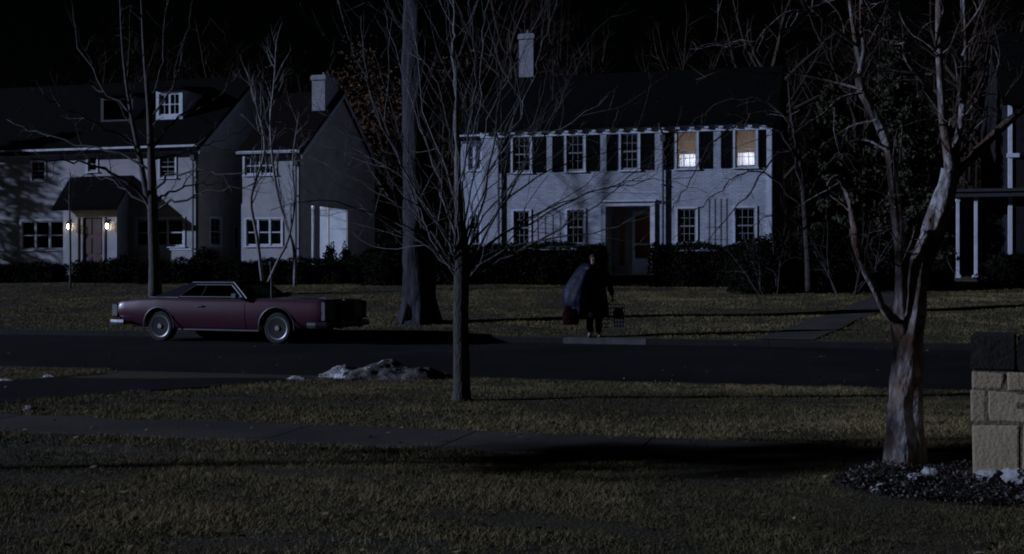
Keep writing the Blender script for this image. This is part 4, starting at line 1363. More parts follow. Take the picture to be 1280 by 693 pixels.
m = MB(); m.box(-.05, .08, -.05, -.004, -.3, ZE-.05); m.box(-.04, -.003, .0, .12, -.3, ZE-.05); m.box(-.10, .3, -.10, -.052, lz(198), lz(193)); m.build('corner_board', M['white_trim'], root)
pl, pr = lx(1193), -.06
pv = -.2
m = MB(); m.box(pl-.15, 1.2, pv-.25, 2.6, lz(247), lz(241)); m.box(pl-.22, 1.3, pv-.33, 2.65, lz(240.8), lz(237))
m.build('porch_roof', M['dim_trim'], root)
for px in (1196.5, 1219):
    x = lx(px)
    m = MB()
    m.box(x-.05, x+.05, pv-.05, pv+.05, .1, lz(247.2)); m.box(x-.10, x+.10, pv-.10, pv+.10, -.4, .12); m.box(x-.07, x+.07, pv-.07, pv+.07, lz(252), lz(247.1))
    m.build('porch_post', M['white_trim'], root)
m = MB(); m.box(pl, -.003, 2.3, 2.5, -.5, lz(247.3)); m.box(lx(1199), lx(1214), 2.2, 2.298, .0, lz(262)); m.build('porch_back_wall', M['dark_room'], root)
m = MB(); m.box(pl-.1, 1.1, pv-.3, 2.29, -.6, .02); m.build('porch_floor', M['concrete'], root)


# ------------------------------------------------------------------ background trees
def far_tree_proto(seed, H, spread):
    g = random.Random(seed)
    T, C = [], []
    tp = grow(g, Vector((0, 0, -.3)), Vector((0, 0, 1)), H*.62, 9, .05, .05)
    tr = [.26*(1-.75*i/9)+.02 for i in range(10)]
    T.append((tp, tr, 0))
    for i in range(15):
        p = tp[3+int(i*.42)]
        an = i*2.4+g.random()
        d = Vector((math.cos(an), math.sin(an), g.uniform(.5, 1.5)))
        L = H*spread*g.uniform(.7, 1.2)
        pp = grow(g, p, d, L, 8, .13, .06)
        rr = [.11*(1-.85*k/8) for k in range(9)]
        T.append((pp, rr, 0))
        spawn(C, g, pp, rr, 0, [dict(n=1.3, t0=.15, ang=(25, 60), len=(1.2, 2.8), r=.035, up=.15, wan=.16, seg=5, trop=.03),
                                dict(n=1.9, t0=.15, ang=(25, 65), len=(.6, 1.5), r=.018, wan=.2, seg=3)])
    root = empty('bare_tree', (0, 0, 0))
    for nm, ps in (('trunk', T), ('crown', C)):
        m = MB()
        for pts, rad, _ in ps: m.tube(pts, rad, 6 if max(rad) > .05 else 3, cap=False)
        m.build(nm, M['twig_far'], root, smooth=True)
    return root


protos = [far_tree_proto(71, 17, .36), far_tree_proto(72, 20, .32)]
spots = [(40, 64, 0, 'bare tree rising behind the far end of the gabled house roof'),
         (150, 70, 1, 'bare tall tree behind the dormers of the gabled house'),
         (262, 66, 0, 'bare tree behind the brown side wing roof'),
         (350, 72, 1, 'bare tall tree behind the square chimney'),
         (640, 63, 1, 'bare tree behind the slim white chimney'),
         (745, 66, 0, 'bare tree behind the doorway end of the white house roof'),
         (850, 64, 1, 'bare tree behind the roof above the lit windows'),
         (945, 60, 0, 'bare tree behind the side wall of the white house'),
         (1060, 66, 1, 'bare tall tree beyond the evergreen'),
         (1240, 62, 0, 'bare tree beyond the white porch posts'),
         (1150, 50, 0, 'dim stout tree between the evergreen and the white porch posts')]
used = set()
for i, (px, v, k, lab) in enumerate(spots):
    o = protos[k] if k not in used else copy_tree(protos[k])
    used.add(k)
    ub = uv(px, v)[0]
    o.location = W(ub, v, gh(ub, v)-.1)
    o.rotation_euler = (0, 0, i*1.7)
    s = .85+.3*((i*37) % 10)/10
    o.scale = (s, s, s)
    tag(o, lab, 'tree', 'bare trees behind the houses')

# tree still in dry brown leaves, between the two houses
g = random.Random(81)
v = 58
ub = uv(505, v)[0]
base = W(ub, v, gh(ub, v)-.1)
T = []
tp = grow(g, base, Vector((0, 0, 1)), 10.5, 9, .04, .05)
T.append((tp, [.3*(1-.7*i/9) for i in range(10)], 0))
ends = []
for i in range(22):
    p = tp[2+int(i*.33)]
    an = i*2.4
    d = Vector((math.cos(an), math.sin(an), g.uniform(.2, 1.4)))
    pp = grow(g, p, d, g.uniform(2.5, 5.0), 7, .14, .03)
    T.append((pp, [.08*(1-.85*k/7) for k in range(8)], 0))
    ends += pp[3:]
gg = np.random.default_rng(82)
E = np.array([e[:] for e in ends])
n = 15000
idx = gg.integers(0, len(E), n)
P = E[idx]+gg.normal(size=(n, 3))*np.array([.45, .45, .55])
P[:, 2] -= gg.random(n)*.5
P -= np.array(base[:])
root = tree_thing('oak_tree', base, T, [], M['bark_dark'], 'tree still holding brown dry leaves, seen between the gabled and the white house')
sh = np.clip(.35+.5*np.array([mnoise.noise(Vector((p[0]*.8, p[1]*.8, p[2]*.8))) for p in P])+.4*(gg.random(n)-.5), 0, 1)
np_mesh('crown', leaf_quads(P, .20, gg), 4, M['brown_leaf'], root, sh)


# evergreens
def conifer(name, base, H, Rr, n, seed, label, z0=.6, group=None):
    g = random.Random(seed); gg = np.random.default_rng(seed)
    base = Vector(base)
    T = [([base+Vector((0, 0, -.2)), base+Vector((.03, 0, H*.5)), base+Vector((0, .02, H*.97))], [H*.009+.02, H*.007, .012], 0)]
    pts = []
    for i in range(int(H*9)):
        t = (i+g.random())/(H*9)
        z = z0+(H-z0)*t
        L = Rr*(1-t)**.75*g.uniform(.6, 1.12)+.12
        an = i*2.39996+g.random()*.5
        d = Vector((math.cos(an), math.sin(an), .15))
        pp = grow(g, base+Vector((0, 0, z)), d, L, 6, .07, -.07)
        T.append((pp, [.03*(1-.8*k/6) for k in range(7)], 0))
        for q in range(1, 7): pts.append((pp[q], L))
    E = np.array([p[0][:] for p in pts]); S = np.array([.07+.06*p[1] for p in pts])
    idx = gg.integers(0, len(E), n)
    P = E[idx]+gg.normal(size=(n, 3))*(S[idx])[:, None]*np.array([1, 1, .7])-np.array(base[:])
    P[:, 2] -= gg.random(n)*.12
    root = tree_thing(name, base, T, [], M['bark_dark'], label, group=group)
    sh = np.clip(.45+.5*np.array([mnoise.noise(Vector((p[0]*1.5, p[1]*1.5, p[2]*1.5+seed))) for p in P])+.4*(gg.random(n)-.5), 0, 1)
    np_mesh('crown', leaf_quads(P, .17, gg), 4, M['needles'], root, sh)
    return root


ub = uv(1040, 45.2)[0]
conifer('spruce_tree', W(ub, 45.2, gh(ub, 45.2)), 7.0, 1.75, 15000, 91, 'dark green spruce at the corner of the white house')
ub = uv(1120, 45.5)[0]
conifer('spruce_tree', W(ub, 45.5, gh(ub, 45.5)), 8.6, 2.0, 12000, 92, 'taller black spruce left of the white porch posts')


# far-off wood: one mass of stems and twigs
def wood():
    gg = np.random.default_rng(99)
    n = 26000
    u = gg.uniform(-75, 60, n); v = gg.uniform(82, 100, n)
    top = 15+5*np.sin(u*.21)+3*np.sin(u*.53+1)
    z = 1.2+top*gg.random(n)**.8
    L = gg.uniform(.5, 2.6, n)
    up = gg.uniform(.3, 1.2, n)
    an = gg.random(n)*6.283
    d = np.stack([np.cos(an), np.sin(an), up], 1); d /= np.linalg.norm(d, axis=1)[:, None]
    # whole stems for one in 40
    st = gg.random(n) < .012
    d[st] = [0.03, 0, 1]; L[st] = top[st]; z[st] = 1
    b = np.stack([u*CA+v*SA, -u*SA+v*CA, z], 1)
    w = np.where(st, .14, .022)
    wa = gg.random(n)*6.283
    wv = np.stack([np.cos(wa)*w, np.sin(wa)*w*.5, np.zeros(n)], 1)
    P = np.zeros((n, 3, 3), np.float32)
    P[:, 0] = b-wv; P[:, 1] = b+wv; P[:, 2] = b+d*L[:, None]
    return np_mesh('distant_woods', P.reshape(-1, 3), 3, M['twig_far'])


tag(wood(), kind='stuff')

# unseen evergreens added out of view to throw shade on lawn and house front
for i, (X, Y, H, Rr, z0, lab) in enumerate([(-13.0, 7.55, 8.0, .85, 3.5, 'added narrow evergreen out of view, pruned high to shade the sidewalk'),
                                          (-32.0, 52.8, 10.0, 2.4, 1.0, 'broad unseen evergreen added to shade the gabled house front')]):
    conifer('shade_caster_tree', (X, Y, gxy(X, Y)), H, Rr, (4200, 7000)[i], 101+i, lab, z0)


# ------------------------------------------------------------------ snow
def snow_heap(base, rx, ry, h, label, seed, name='snow_pile', n=80):
    m = MB()
    V = []
    for j in range(n+1):
        for i in range(n+1):
            x, y = -1+2*i/n, -1+2*j/n
            r = math.hypot(x, y)
            e = max(0, 1-r**1.5*(1+.35*mnoise.noise(Vector((x*3+seed, y*3, 0)))))
            ridge = .65+.55*mnoise.noise(Vector((x*2.1+seed, y*1.2, 5)))
            f = mnoise.fractal(Vector((x*rx*6.5+seed, y*ry*6.5, 1)), .7, 2.2, 6)
            z = e**.7*h*ridge+e**.5*.04*f*min(1, h/.12)
            jx = .05*mnoise.noise(Vector((x*9, y*9, 3+seed)))
            V.append((x*rx+jx, y*ry+jx, z-.045*(1-e)))
    m.add(V, [(j*(n+1)+i, j*(n+1)+i+1, (j+1)*(n+1)+i+1, (j+1)*(n+1)+i) for j in range(n) for i in range(n)])
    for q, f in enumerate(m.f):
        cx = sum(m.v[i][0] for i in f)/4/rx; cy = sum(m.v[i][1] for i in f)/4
        m.m[q] = 1 if cx*1.1+.9*mnoise.noise(Vector((cx*2.2+seed, cy*4, 2)))+.5*mnoise.noise(Vector((cx*9, cy*14, seed))) > (-.25 if rx > .8 else .6) else 0  # darker material gains towards the right end, broken up by noise
    o = m.build(name, [M['snow'], M['dark_snow']], smooth=True, loc=base)
    o.rotation_euler = (0, 0, -A)
    return tag(o, label, 'snow')


c = at(478, 474, 16.0)
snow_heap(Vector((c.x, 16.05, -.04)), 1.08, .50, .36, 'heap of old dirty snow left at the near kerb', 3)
for px, py, rx, ry, lab in ((172, 461, .42, .10, 'longest thin strip of old snow at the lawn edge by the driveway mouth'), (62, 472, .18, .09, 'small dab of old snow midway along the driveway edge'), (8, 477, .28, .10, 'snow scrap at the picture edge beside the driveway'), (37, 513, .09, .06, 'tiny snow lump by the sidewalk edge'),
                            (372, 474, .20, .07, 'small snow remnant trailing off the bright end of the snow heap'), (598, 473, .26, .08, 'dirty snow remnant just right of the slim dark trunk')):
    Yd = F*CH/(py-HY)
    c = at(px, py, Yd)
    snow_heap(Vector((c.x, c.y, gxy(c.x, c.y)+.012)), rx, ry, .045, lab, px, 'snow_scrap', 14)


# ------------------------------------------------------------------ stone pillar, rocks, bed
def pillar():
    Yp = 8.0
    s = Yp/F
    x0 = (1215-640)*s; x1 = x0+.62
    zt = zat(463, Yp); zc = zat(420, Yp)
    zg = gxy(x0, Yp)
    root = empty('stone_pillar', (x0, Yp, zg))
    root.rotation_euler = (0, 0, -R(23))
    tag(root, 'square rough limestone pillar with a dark cap at the frame edge', 'pillar')
    H = zt-zg
    px = lambda p: (p-1215)*s
    hz = lambda y: zat(y, Yp)-zg
    m = MB()
    m.box(.007, .613, .007, .593, -.1, H-.004)
    m.build('mortar_core', M['mortar'], root)
    bm_ = MB()
    blocks = [(0, px(1252), hz(486), hz(464)), (px(1255), px(1290), hz(486.5), hz(464)), (px(1293), .62, hz(487), hz(464)),
              (0, px(1231), hz(529), hz(488)), (px(1234), px(1278), hz(526), hz(489)), (px(1281), .62, hz(529), hz(489)),
              (0, px(1269), -.05, hz(532)), (px(1272), .62, -.05, hz(529))]
    gk = random.Random(7)
    bm2 = bmesh.new()
    for (a, b, c0, c1) in blocks:
        r = bmesh.ops.create_cube(bm2, size=1)
        vs = r['verts']
        for v_ in vs:
            v_.co = Vector((a+(b-a)*(v_.co.x+.5), 0 if v_.co.y < 0 else .6, c0+(c1-c0)*(v_.co.z+.5)))
            v_.co += Vector((gk.gauss(0, .005), gk.gauss(0, .006), gk.gauss(0, .006)))
        es = list({e for v_ in vs for e in v_.link_edges})
        r2 = bmesh.ops.bevel(bm2, geom=es, offset=.014, segments=2, profile=.6, affect='EDGES')
    bmesh.ops.subdivide_edges(bm2, edges=[e for e in bm2.edges if e.calc_length() > .1], cuts=5, use_grid_fill=True)
    for v_ in bm2.verts:
        k = mnoise.fractal(v_.co*6, .8, 2, 4)*.003
        v_.co += Vector((k*.4, -k if v_.co.y < .3 else k, k*.3))
    me = bpy.data.meshes.new('stone_courses'); bm2.to_mesh(me); bm2.free()
    me.materials.append(M['stone'])
    o = bpy.data.objects.new('stone_courses', me); COL.objects.link(o); o.parent = root
    bm2 = bmesh.new()
    for (a, b, c0, c1, e) in ((-.012, px(1266), H, zc-zg, -.012), (px(1267.5), .65, H, zc-zg-.012, -.02)):
        r = bmesh.ops.create_cube(bm2, size=1)
        for v_ in r['verts']: v_.co = Vector((a+(b-a)*(v_.co.x+.5), e if v_.co.y < 0 else .62, c0+(c1-c0)*(v_.co.z+.5)))
        bmesh.ops.bevel(bm2, geom=list({q for v_ in r['verts'] for q in v_.link_edges}), offset=.012, segments=2, affect='EDGES')
    bmesh.ops.subdivide_edges(bm2, edges=[e for e in bm2.edges if e.calc_length() > .1], cuts=4, use_grid_fill=True)
    for v_ in bm2.verts: v_.co += Vector((0, mnoise.fractal(v_.co*8, .8, 2, 4)*.006, mnoise.noise(v_.co*6)*.006))
    me = bpy.data.meshes.new('cap'); bm2.to_mesh(me); bm2.free()
    me.materials.append(M['cap_stone'])
    o = bpy.data.objects.new('cap', me); COL.objects.link(o); o.parent = root


pillar()


def rock(px, py, r, label, seed, sq=.7, group=None):
    Yd = F*CH/(py-HY)
    c = at(px, py, Yd)
    bm2 = bmesh.new()
    bmesh.ops.create_icosphere(bm2, subdivisions=4, radius=r)
    for v_ in bm2.verts:
        d = v_.co.normalized()
        k = 1+.35*mnoise.noise(d*1.6+Vector((seed, 0, 0)))+.12*mnoise.noise(d*5+Vector((seed, 3, 0)))+.04*mnoise.noise(d*15)
        # chipped planes
        for q in range(5):
            nv = Vector((math.sin(q*2.1+seed), math.cos(q*3.3+seed), math.sin(q*1.3+seed*2))).normalized()
            t = d.dot(nv)*k
            if t > .72: k *= .72/t if t > 0 else 1
        v_.co = Vector((d.x*k*r*1.15, d.y*k*r, d.z*k*r*sq))
    me = bpy.data.meshes.new('rock'); bm2.to_mesh(me); bm2.free()
    me.materials.append(M['rock'])
    o = bpy.data.objects.new('rock', me); COL.objects.link(o)
    o.location = (c.x, c.y, gxy(c.x, c.y)+r*sq*.8)
    tag(o, label, 'rock', group)


rock(1147, 606, .060, 'pale flat rock in the bed, just right of the tree foot', 1)
rock(1163, 600, .052, 'pale round rock behind the flat one near the tree foot', 2, .85)
rock(1100, 616, .066, 'low pale rock at the left edge of the bed', 3, .5)
rock(1235, 606, .075, 'pale rock under the left corner of the stone pillar', 4, .8)
rock(1268, 608, .09, 'larger pale rock at the foot of the stone pillar', 5, .7)


def bed():
    gg = np.random.default_rng(55)
    n = 15000
    a = gg.random(n)*6.283; r = np.sqrt(gg.random(n))
    X = 3.45+np.cos(a)*r*1.32; Y = 7.9+np.sin(a)*r*.78
    lump = np.array([mnoise.noise(Vector((x*2.2, y*2.2, 0))) for x, y in zip(X, Y)])
    Z = gg.random(n)*(.02+.075*np.clip(lump+.35, 0, 1))+.005
    P = np.stack([X, Y, Z], 1)
    sh = np.clip(.02+.15*lump+1.0*(gg.random(n)**12), 0, 1)
    return np_mesh('bed_undergrowth', leaf_quads(P, .024, gg), 4, M['bed_leaf'], None, sh)


tag(bed(), kind='stuff')


# ------------------------------------------------------------------ the car (x forward, y to its left)
def car():
    vc = 23.45
    u_r, Zr = uv(208, 22.9)
    th = -R(21)                                      # heading in the world
    # front-right and rear-right wheels meet the road where the photo shows them
    pr, pf = W(*uv(208, 22.95)[:1], 22.95), W(uv(345, 22.6)[0], 22.6)
    mid = (pr+pf)/2
    hd = Vector((math.cos(th), math.sin(th), 0)); lt = Vector((-hd.y, hd.x, 0))
    cen = mid+lt*.80
    root = empty('parked_car', (cen.x, cen.y, -.082), th)
    tag(root, 'long maroon seventies two-door car with dark vinyl roof parked at the far kerb', 'car')
    AX = (-1.46, 1.46)
    WR_ = .328
    # body stations: x, half width, bottom, crease, top, crown
    st = [(-2.66, .84, .47, .64, .80, .80), (-2.62, .895, .42, .64, .845, .855), (-2.45, .93, .36, .63, .885, .90), (-2.0, .945, .30, .62, .925, .935), (-1.5, .955, .26, .61, .945, .955), (-1.0, .955, .235, .60, .935, .945),
          (-.3, .955, .225, .60, .92, .93), (.6, .955, .225, .60, .92, .935), (1.3, .95, .235, .61, .925, .955), (1.9, .94, .27, .62, .915, .95), (2.3, .93, .31, .63, .905, .935), (2.46, .92, .35, .63, .90, .92), (2.52, .90, .38, .63, .88, .885)]
    sx = [s[0] for s in st]
    def S(x): return [float(np.interp(x, sx, [s[k] for s in st])) for k in range(1, 6)]
    def sec(x):
        hw, zb, zc, zt, cr = S(x)
        return [(0, zb), (hw*.78, zb), (hw*.86, zb+.03), (hw*.918, zb+.09), (hw*.970, (zb+zc)/2+.02), (hw, zc), (hw*.99, zc+(zt-zc)*.35), (hw*.972, zc+(zt-zc)*.72),
                (hw*.955, zt-.028), (hw*.935, zt-.008), (hw*.90, zt), (hw*.72, zt+(cr-zt)*.35), (hw*.36, cr), (0, cr)]
    xs = sorted(set([round(-2.66+.074*i, 3) for i in range(71)]+[-2.66, 2.52]))
    xs = [x for x in xs if x <= 2.52]
    V, Fc = [], []
    ns = len(sec(0))
    full = 2*ns-2
    for x in xs:
        s = sec(x)
        ring = [(x, -y, z) for y, z in s]+[(x, y, z) for y, z in s[-2:0:-1]]
        V += ring
    for i in range(len(xs)-1):
        for k in range(full):
            k2 = (k+1) % full
            Fc.append((i*full+k, (i+1)*full+k, (i+1)*full+k2, i*full+k2))
    Fc.append(tuple(range(full)))
    Fc.append(tuple(range((len(xs)-1)*full, len(xs)*full))[::-1])
    m = MB(); m.add(V, Fc)
    body = m.build('body', M['paint'], root, smooth=True)
    bm2 = bmesh.new(); bm2.from_mesh(body.data); bmesh.ops.recalc_face_normals(bm2, faces=bm2.faces); bm2.to_mesh(body.data); bm2.free()
    # wheel arches cut out
    cutm = MB()
    for ax in AX:
        for s in (-1, 1):
            ys = (s*.62, s*1.2)
            rr = .415 if ax > 0 else .385
            cutm.lathe([(rr, ys[0]), (rr, ys[1])], 40, fn=lambda a, b, h: (ax+a, h, WR_+.015+b))
    cut = cutm.build('wheel_cut', M['rubber'], root)
    bmq = bmesh.new(); bmq.from_mesh(cut.data); bmesh.ops.recalc_face_normals(bmq, faces=bmq.faces); bmq.to_mesh(cut.data); bmq.free()
    md = body.modifiers.new('arches', 'BOOLEAN'); md.operation = 'DIFFERENCE'; md.object = cut; md.solver = 'EXACT'
    bpy.context.view_layer.update()
    me = bpy.data.meshes.new_from_object(body.evaluated_get(bpy.context.evaluated_depsgraph_get()))
    body.modifiers.clear(); old = body.data; body.data = me; bpy.data.meshes.remove(old)
    bpy.data.objects.remove(cut)
    me.polygons.foreach_set('use_smooth', [True]*len(me.polygons))
    try: me.set_sharp_from_angle(angle=R(35))
    except Exception: pass
    # wheels
    def wheel():
        t = MB()
        t.lathe([(.20, -.085), (.25, -.10), (.300, -.10), (.321, -.085), (WR_, -.05), (WR_, .05), (.321, .085), (.300, .10), (.26, .10), (.20, .085)], 36, fn=lambda a, b, h: (a, -h, b))
        w = empty('wheel')
        t.build('tyre', M['rubber'], w, smooth=True)
        r = MB()
        r.lathe([(.02, -.05), (.235, -.04), (.250, .06), (.238, .100), (.215, .092), (.200, .060), (.130, .052), (.115, .075), (.06, .085), (.05, .11), (.0, .112)], 36, fn=lambda a, b, h: (a, -h, b))
        for k in range(16):
            q = 2*math.pi*k/16
            r.box(.125, .205, -.012, .012, .055, .082, fn=lambda a, b, h: (a*math.cos(q)-b*math.sin(q), -h, a*math.sin(q)+b*math.cos(q)))
        r.build('rim', M['rim'], w, smooth=False)
        return w
    w0 = wheel()
    for i, (ax, s) in enumerate([(ax, s) for ax in AX for s in (-1, 1)]):
        w = w0 if i == 0 else copy_tree(w0)
        w.parent = root
        w.location = (ax, s*.80, WR_)
        w.rotation_euler = (0, 0, 0 if s < 0 else math.pi)
    # chrome lip on the wheel openings
    for ax in AX:
        for s in (-1, 1):
            rr = .420 if ax > 0 else .390
            pts = []
            for k in range(25):
                q = R(-12+204*k/24)
                x, z = ax+rr*math.cos(q), WR_+.015+rr*math.sin(q)
                hw, zb, zc, zt, cr = S(x)
                y = hw*(.98+.02*math.sin(min(1, max(0, (z-zb)/(zc-zb)))*1.57))
                pts.append((x, s*(y+.002), z))
            t = MB(); t.tube(pts, [.013]*25, 6); t.build('wheel_trim', M['chrome'], root, smooth=True)
    # doors with handle
    for s in (-1, 1):
        d = MB(); V = []
        dx = [-.62+.06*i for i in range(24)]; dx = [x for x in dx if x <= .72]
        ids = [3, 4, 5, 6, 7, 8, 9]
        for x in dx:
            q = sec(x)
            for k in ids: V.append((x, s*(q[k][0]+.006), q[k][1]))
        kk = len(ids)
        d.add(V, [(i*kk+j, (i+1)*kk+j, (i+1)*kk+j+1, i*kk+j+1) for i in range(len(dx)-1) for j in range(kk-1)])
        n0 = len(d.v)
        do = d.build('door', M['paint'], root, smooth=True)
        h = MB(); h.box(-.50, -.32, s*.955, s*.978, .755, .785); h.box(-.47, -.35, s*.975, s*.99, .762, .778); h.build('handle', M['chrome'], do)
        mr = MB(); mr.tube([(.52, s*.93, .93), (.54, s*1.0, .97)], [.015, .015], 6); mr.box(.48, .58, s*.98, s*1.10, .95, 1.04); mr.build('side_mirror', M['chrome'], do)
        t = MB()
        t.box(-1.02, 1.0, s*.80, s*.862, .255, .28)
        t.build('rocker_molding', M['trim_metal'], root)
        # belt line from windscreen to tail
        t = MB(); pts = [(x, s*(S(x)[0]*.935), S(x)[3]-.002) for x in (-2.55, -2.0, -1.5, -1.0, -.3, .6, 1.3, 1.9, 2.4)]
        t.tube(pts, [.007]*len(pts), 5); t.build('belt_molding', M['trim_metal'], root)
    # greenhouse
    ZB_, ZT = .932, 1.265
    def side(x, z, s): return (x, s*(.815-(z-ZB_)/(ZT-ZB_)*.17), z)
    out = [(.66, ZB_), (.24, ZT), (-.80, ZT), (-1.74, ZB_)]
    win = [(.54, ZB_+.03), (.215, ZT-.05), (-.68, ZT-.05), (-1.02, ZB_+.03)]
    r = MB()
    for s in (-1, 1):
        o_ = [side(*p, s) for p in out]; w_ = [side(*p, s) for p in win]
        for i in range(4):
            j = (i+1) % 4
            r.quad(o_[i], o_[j], w_[j], w_[i])
        for i in range(4):
            j = (i+1) % 4
            r.quad(w_[i], w_[j], (w_[j][0], w_[j][1]-s*.04, w_[j][2]), (w_[i][0], w_[i][1]-s*.04, w_[i][2]))
    # crowned roof skin
    nx, ny = 8, 8
    V = []
    for i in range(nx+1):
        for j in range(ny+1):
            x = -.80+1.04*i/nx; y = -1+2*j/ny
            V.append((x, y*.645, ZT+.045*(1-y*y)*(1-.35*(2*i/nx-1)**2)))
    r.add(V, [(i*(ny+1)+j, (i+1)*(ny+1)+j, (i+1)*(ny+1)+j+1, i*(ny+1)+j+1) for i in range(nx) for j in range(ny)])
    # rear slope with window opening
    ra = [(-.80, -.645, ZT), (-.80, .645, ZT), (-1.74, .815, ZB_), (-1.74, -.815, ZB_)]
    rb = [(-.94, -.50, ZT-.045), (-.94, .50, ZT-.045), (-1.60, .58, ZB_+.055), (-1.60, -.58, ZB_+.055)]
    for i in range(4):
        j = (i+1) % 4; r.quad(ra[i], ra[j], rb[j], rb[i])
    r.build('roof', M['vinyl'], root, smooth=False)
    gm = MB()
    for s in (-1, 1):
        w_ = [side(*p, s) for p in win]
        gm = MB(); gm.add([(p[0], p[1]-s*.02, p[2]) for p in w_], [(0, 1, 2, 3)])
        gm.build('side_window', M['car_glass'], root)
        t = MB(); loop = w_+[w_[0]]
        t.tube([(p[0], p[1]+s*.004, p[2]) for p in loop], [.009]*5, 5); t.tube([side(-.46, ZB_+.03, s), side(-.40, ZT-.055, s)], [.012]*2, 5)
        t.tube([side(.67, ZB_+.005, s), side(.245, ZT+.003, s), side(-.80, ZT+.003, s)], [.011]*3, 5)
        t.tube([(p[0], p[1]+s*.03, p[2]) for p in (side(-1.03, ZB_+.012, s), side(-1.75, ZB_+.012, s))], [.012]*2, 5)
        t.build('window_trim', M['trim_metal'], root)
    gm = MB(); n = 8; V = []
    for i in range(n+1):
        y = -1+2*i/n
        V += [(.66+.10*(1-y*y), y*.80, ZB_-.005), (.245+.05*(1-y*y), y*.64, ZT+.01+.035*(1-y*y))]
    gm.add(V, [(2*i, 2*i+2, 2*i+3, 2*i+1) for i in range(n)])
    gm.build('windscreen', M['car_glass'], root, smooth=True)
    gm = MB(); gm.add([(p[0]+.0, p[1], p[2]-.008) for p in rb], [(0, 1, 2, 3)]); gm.build('rear_window', M['car_glass'], root)
    # cabin: dark tub with two bench seats and a steering wheel, standing above the beltline
    for x in (-.15, -1.0):
        b = MB(); b.prism([(x, .94), (x+.16, .94), (x+.04, 1.15), (x-.08, 1.15)], lambda a, c, t: (a, -.60+1.2*t, c)); b.build('seat', M['seat_cloth'], root)
    b = MB(); b.tube([(.36+.05*math.cos(q), .36+.17*math.cos(q), 1.0+.15*math.sin(q)) for q in [2*math.pi*k/16 for k in range(17)]], [.012]*17, 6); b.build('steering_wheel', M['rubber'], root, smooth=True)
    # nose: framed grille, hidden headlamp doors, wrap-round bumper
    b = MB()
    b.box(2.515, 2.56, -.34, .34, .47, .86)
    for k in range(13):
        y = -.31+.62*k/12; b.box(2.561, 2.585, y-.008, y+.008, .48, .85)
    b.build('grille', M['dark_chrome'], root)
    for s in (-1, 1):
        b = MB(); b.box(2.515, 2.55, min(s*.37, s*.80), max(s*.37, s*.80), .54, .80)
        for k in range(4): b.box(2.551, 2.562, min(s*.39, s*.78), max(s*.39, s*.78), .57+.055*k, .585+.055*k)
        hl = b.build('headlight', M['dark_chrome'], root)
        b = MB(); b.box(2.50, 2.575, min(s*.865, s*.90), max(s*.865, s*.90), .50, .875); b.build('fender_blade', M['chrome'], root)
        b = MB(); b.box(2.50, 2.556, min(s*.80, s*.832), max(s*.80, s*.832), .56, .80); b.build('turn_signal', M['lens_red'], root)
        b = MB(); b.box(-2.70, -2.60, min(s*.76, s*.90), max(s*.76, s*.90), .50, .80); b.build('tail_light', M['lens_red'], root)
        b = MB(); b.box(-2.705, -2.58, min(s*.885, s*.908), max(s*.885, s*.905), .54, .78); b.build('tail_trim', M['trim_metal'], root)
    for sgn, xe, nm in ((1, 2.60, 'bumper'), (-1, -2.72, 'bumper')):
        b = MB()
        path = [(sgn*(abs(xe)-.38), -.962), (sgn*(abs(xe)-.2), -.955), (xe, -.89), (xe+sgn*.06, 0), (xe, .89), (sgn*(abs(xe)-.2), .955), (sgn*(abs(xe)-.38), .962)]
        V = []
        prof = [(-.03, .34), (.03, .345), (.045, .40), (.035, .455), (-.03, .47)]
        for i, (x, y) in enumerate(path):
            nx_, ny_ = (0, -1) if i < 2 else (0, 1) if i > 4 else (sgn, 0)
            if i in (2, 4): nx_, ny_ = sgn*.7, (-.7 if i == 2 else .7)
            if i == 1 or i == 5: nx_, ny_ = sgn*.25, (-1 if i == 1 else 1)
            for o_, z in prof: V.append((x+nx_*o_, y+ny_*o_, z))
        k = len(prof)
        b.add(V, [(i*k+j, (i+1)*k+j, (i+1)*k+(j+1) % k, i*k+(j+1) % k) for i in range(len(path)-1) for j in range(k)])
        for y in (-.42, .42): b.box(min(xe+sgn*.03, xe+sgn*.12), max(xe+sgn*.03, xe+sgn*.12), y-.05, y+.05, .32, .52)
        b.build(nm, M['chrome'], root)
    b = MB(); b.tube([(1.25, -.80, .94), (1.245, -.80, 1.3), (1.23, -.80, 1.72)], [.006, .005, .003], 5); b.build('antenna', M['chrome'], root)
    b = MB(); b.lathe([(.02, 2.50), (.025, 2.56), (.012, 2.60)], 8, fn=lambda a, c, h: (h-.02, a, .90+c)); b.build('hood_ornament', M['chrome'], root)


car()


# ------------------------------------------------------------------ the person with the loads
def skin_obj(name, joints, edges, mt, parent, sub=2):
    me = bpy.data.meshes.new(name)
    me.from_pydata([j[0] for j in joints], edges, [])
    me.materials.append(mt)
    o = bpy.data.objects.new(name, me); COL.objects.link(o); o.parent = parent
    sk = o.modifiers.new('Skin', 'SKIN'); sk.use_smooth_shade = True; sk.branch_smoothing = .4
    for i, j in enumerate(joints):
        r = j[1]
        me.skin_vertices[0].data[i].radius = r if isinstance(r, tuple) else (r, r)
        me.skin_vertices[0].data[i].use_root = (i == 0)
    o.modifiers.new('Sub', 'SUBSURF').levels = sub
    o.modifiers['Sub'].render_levels = sub
    return o


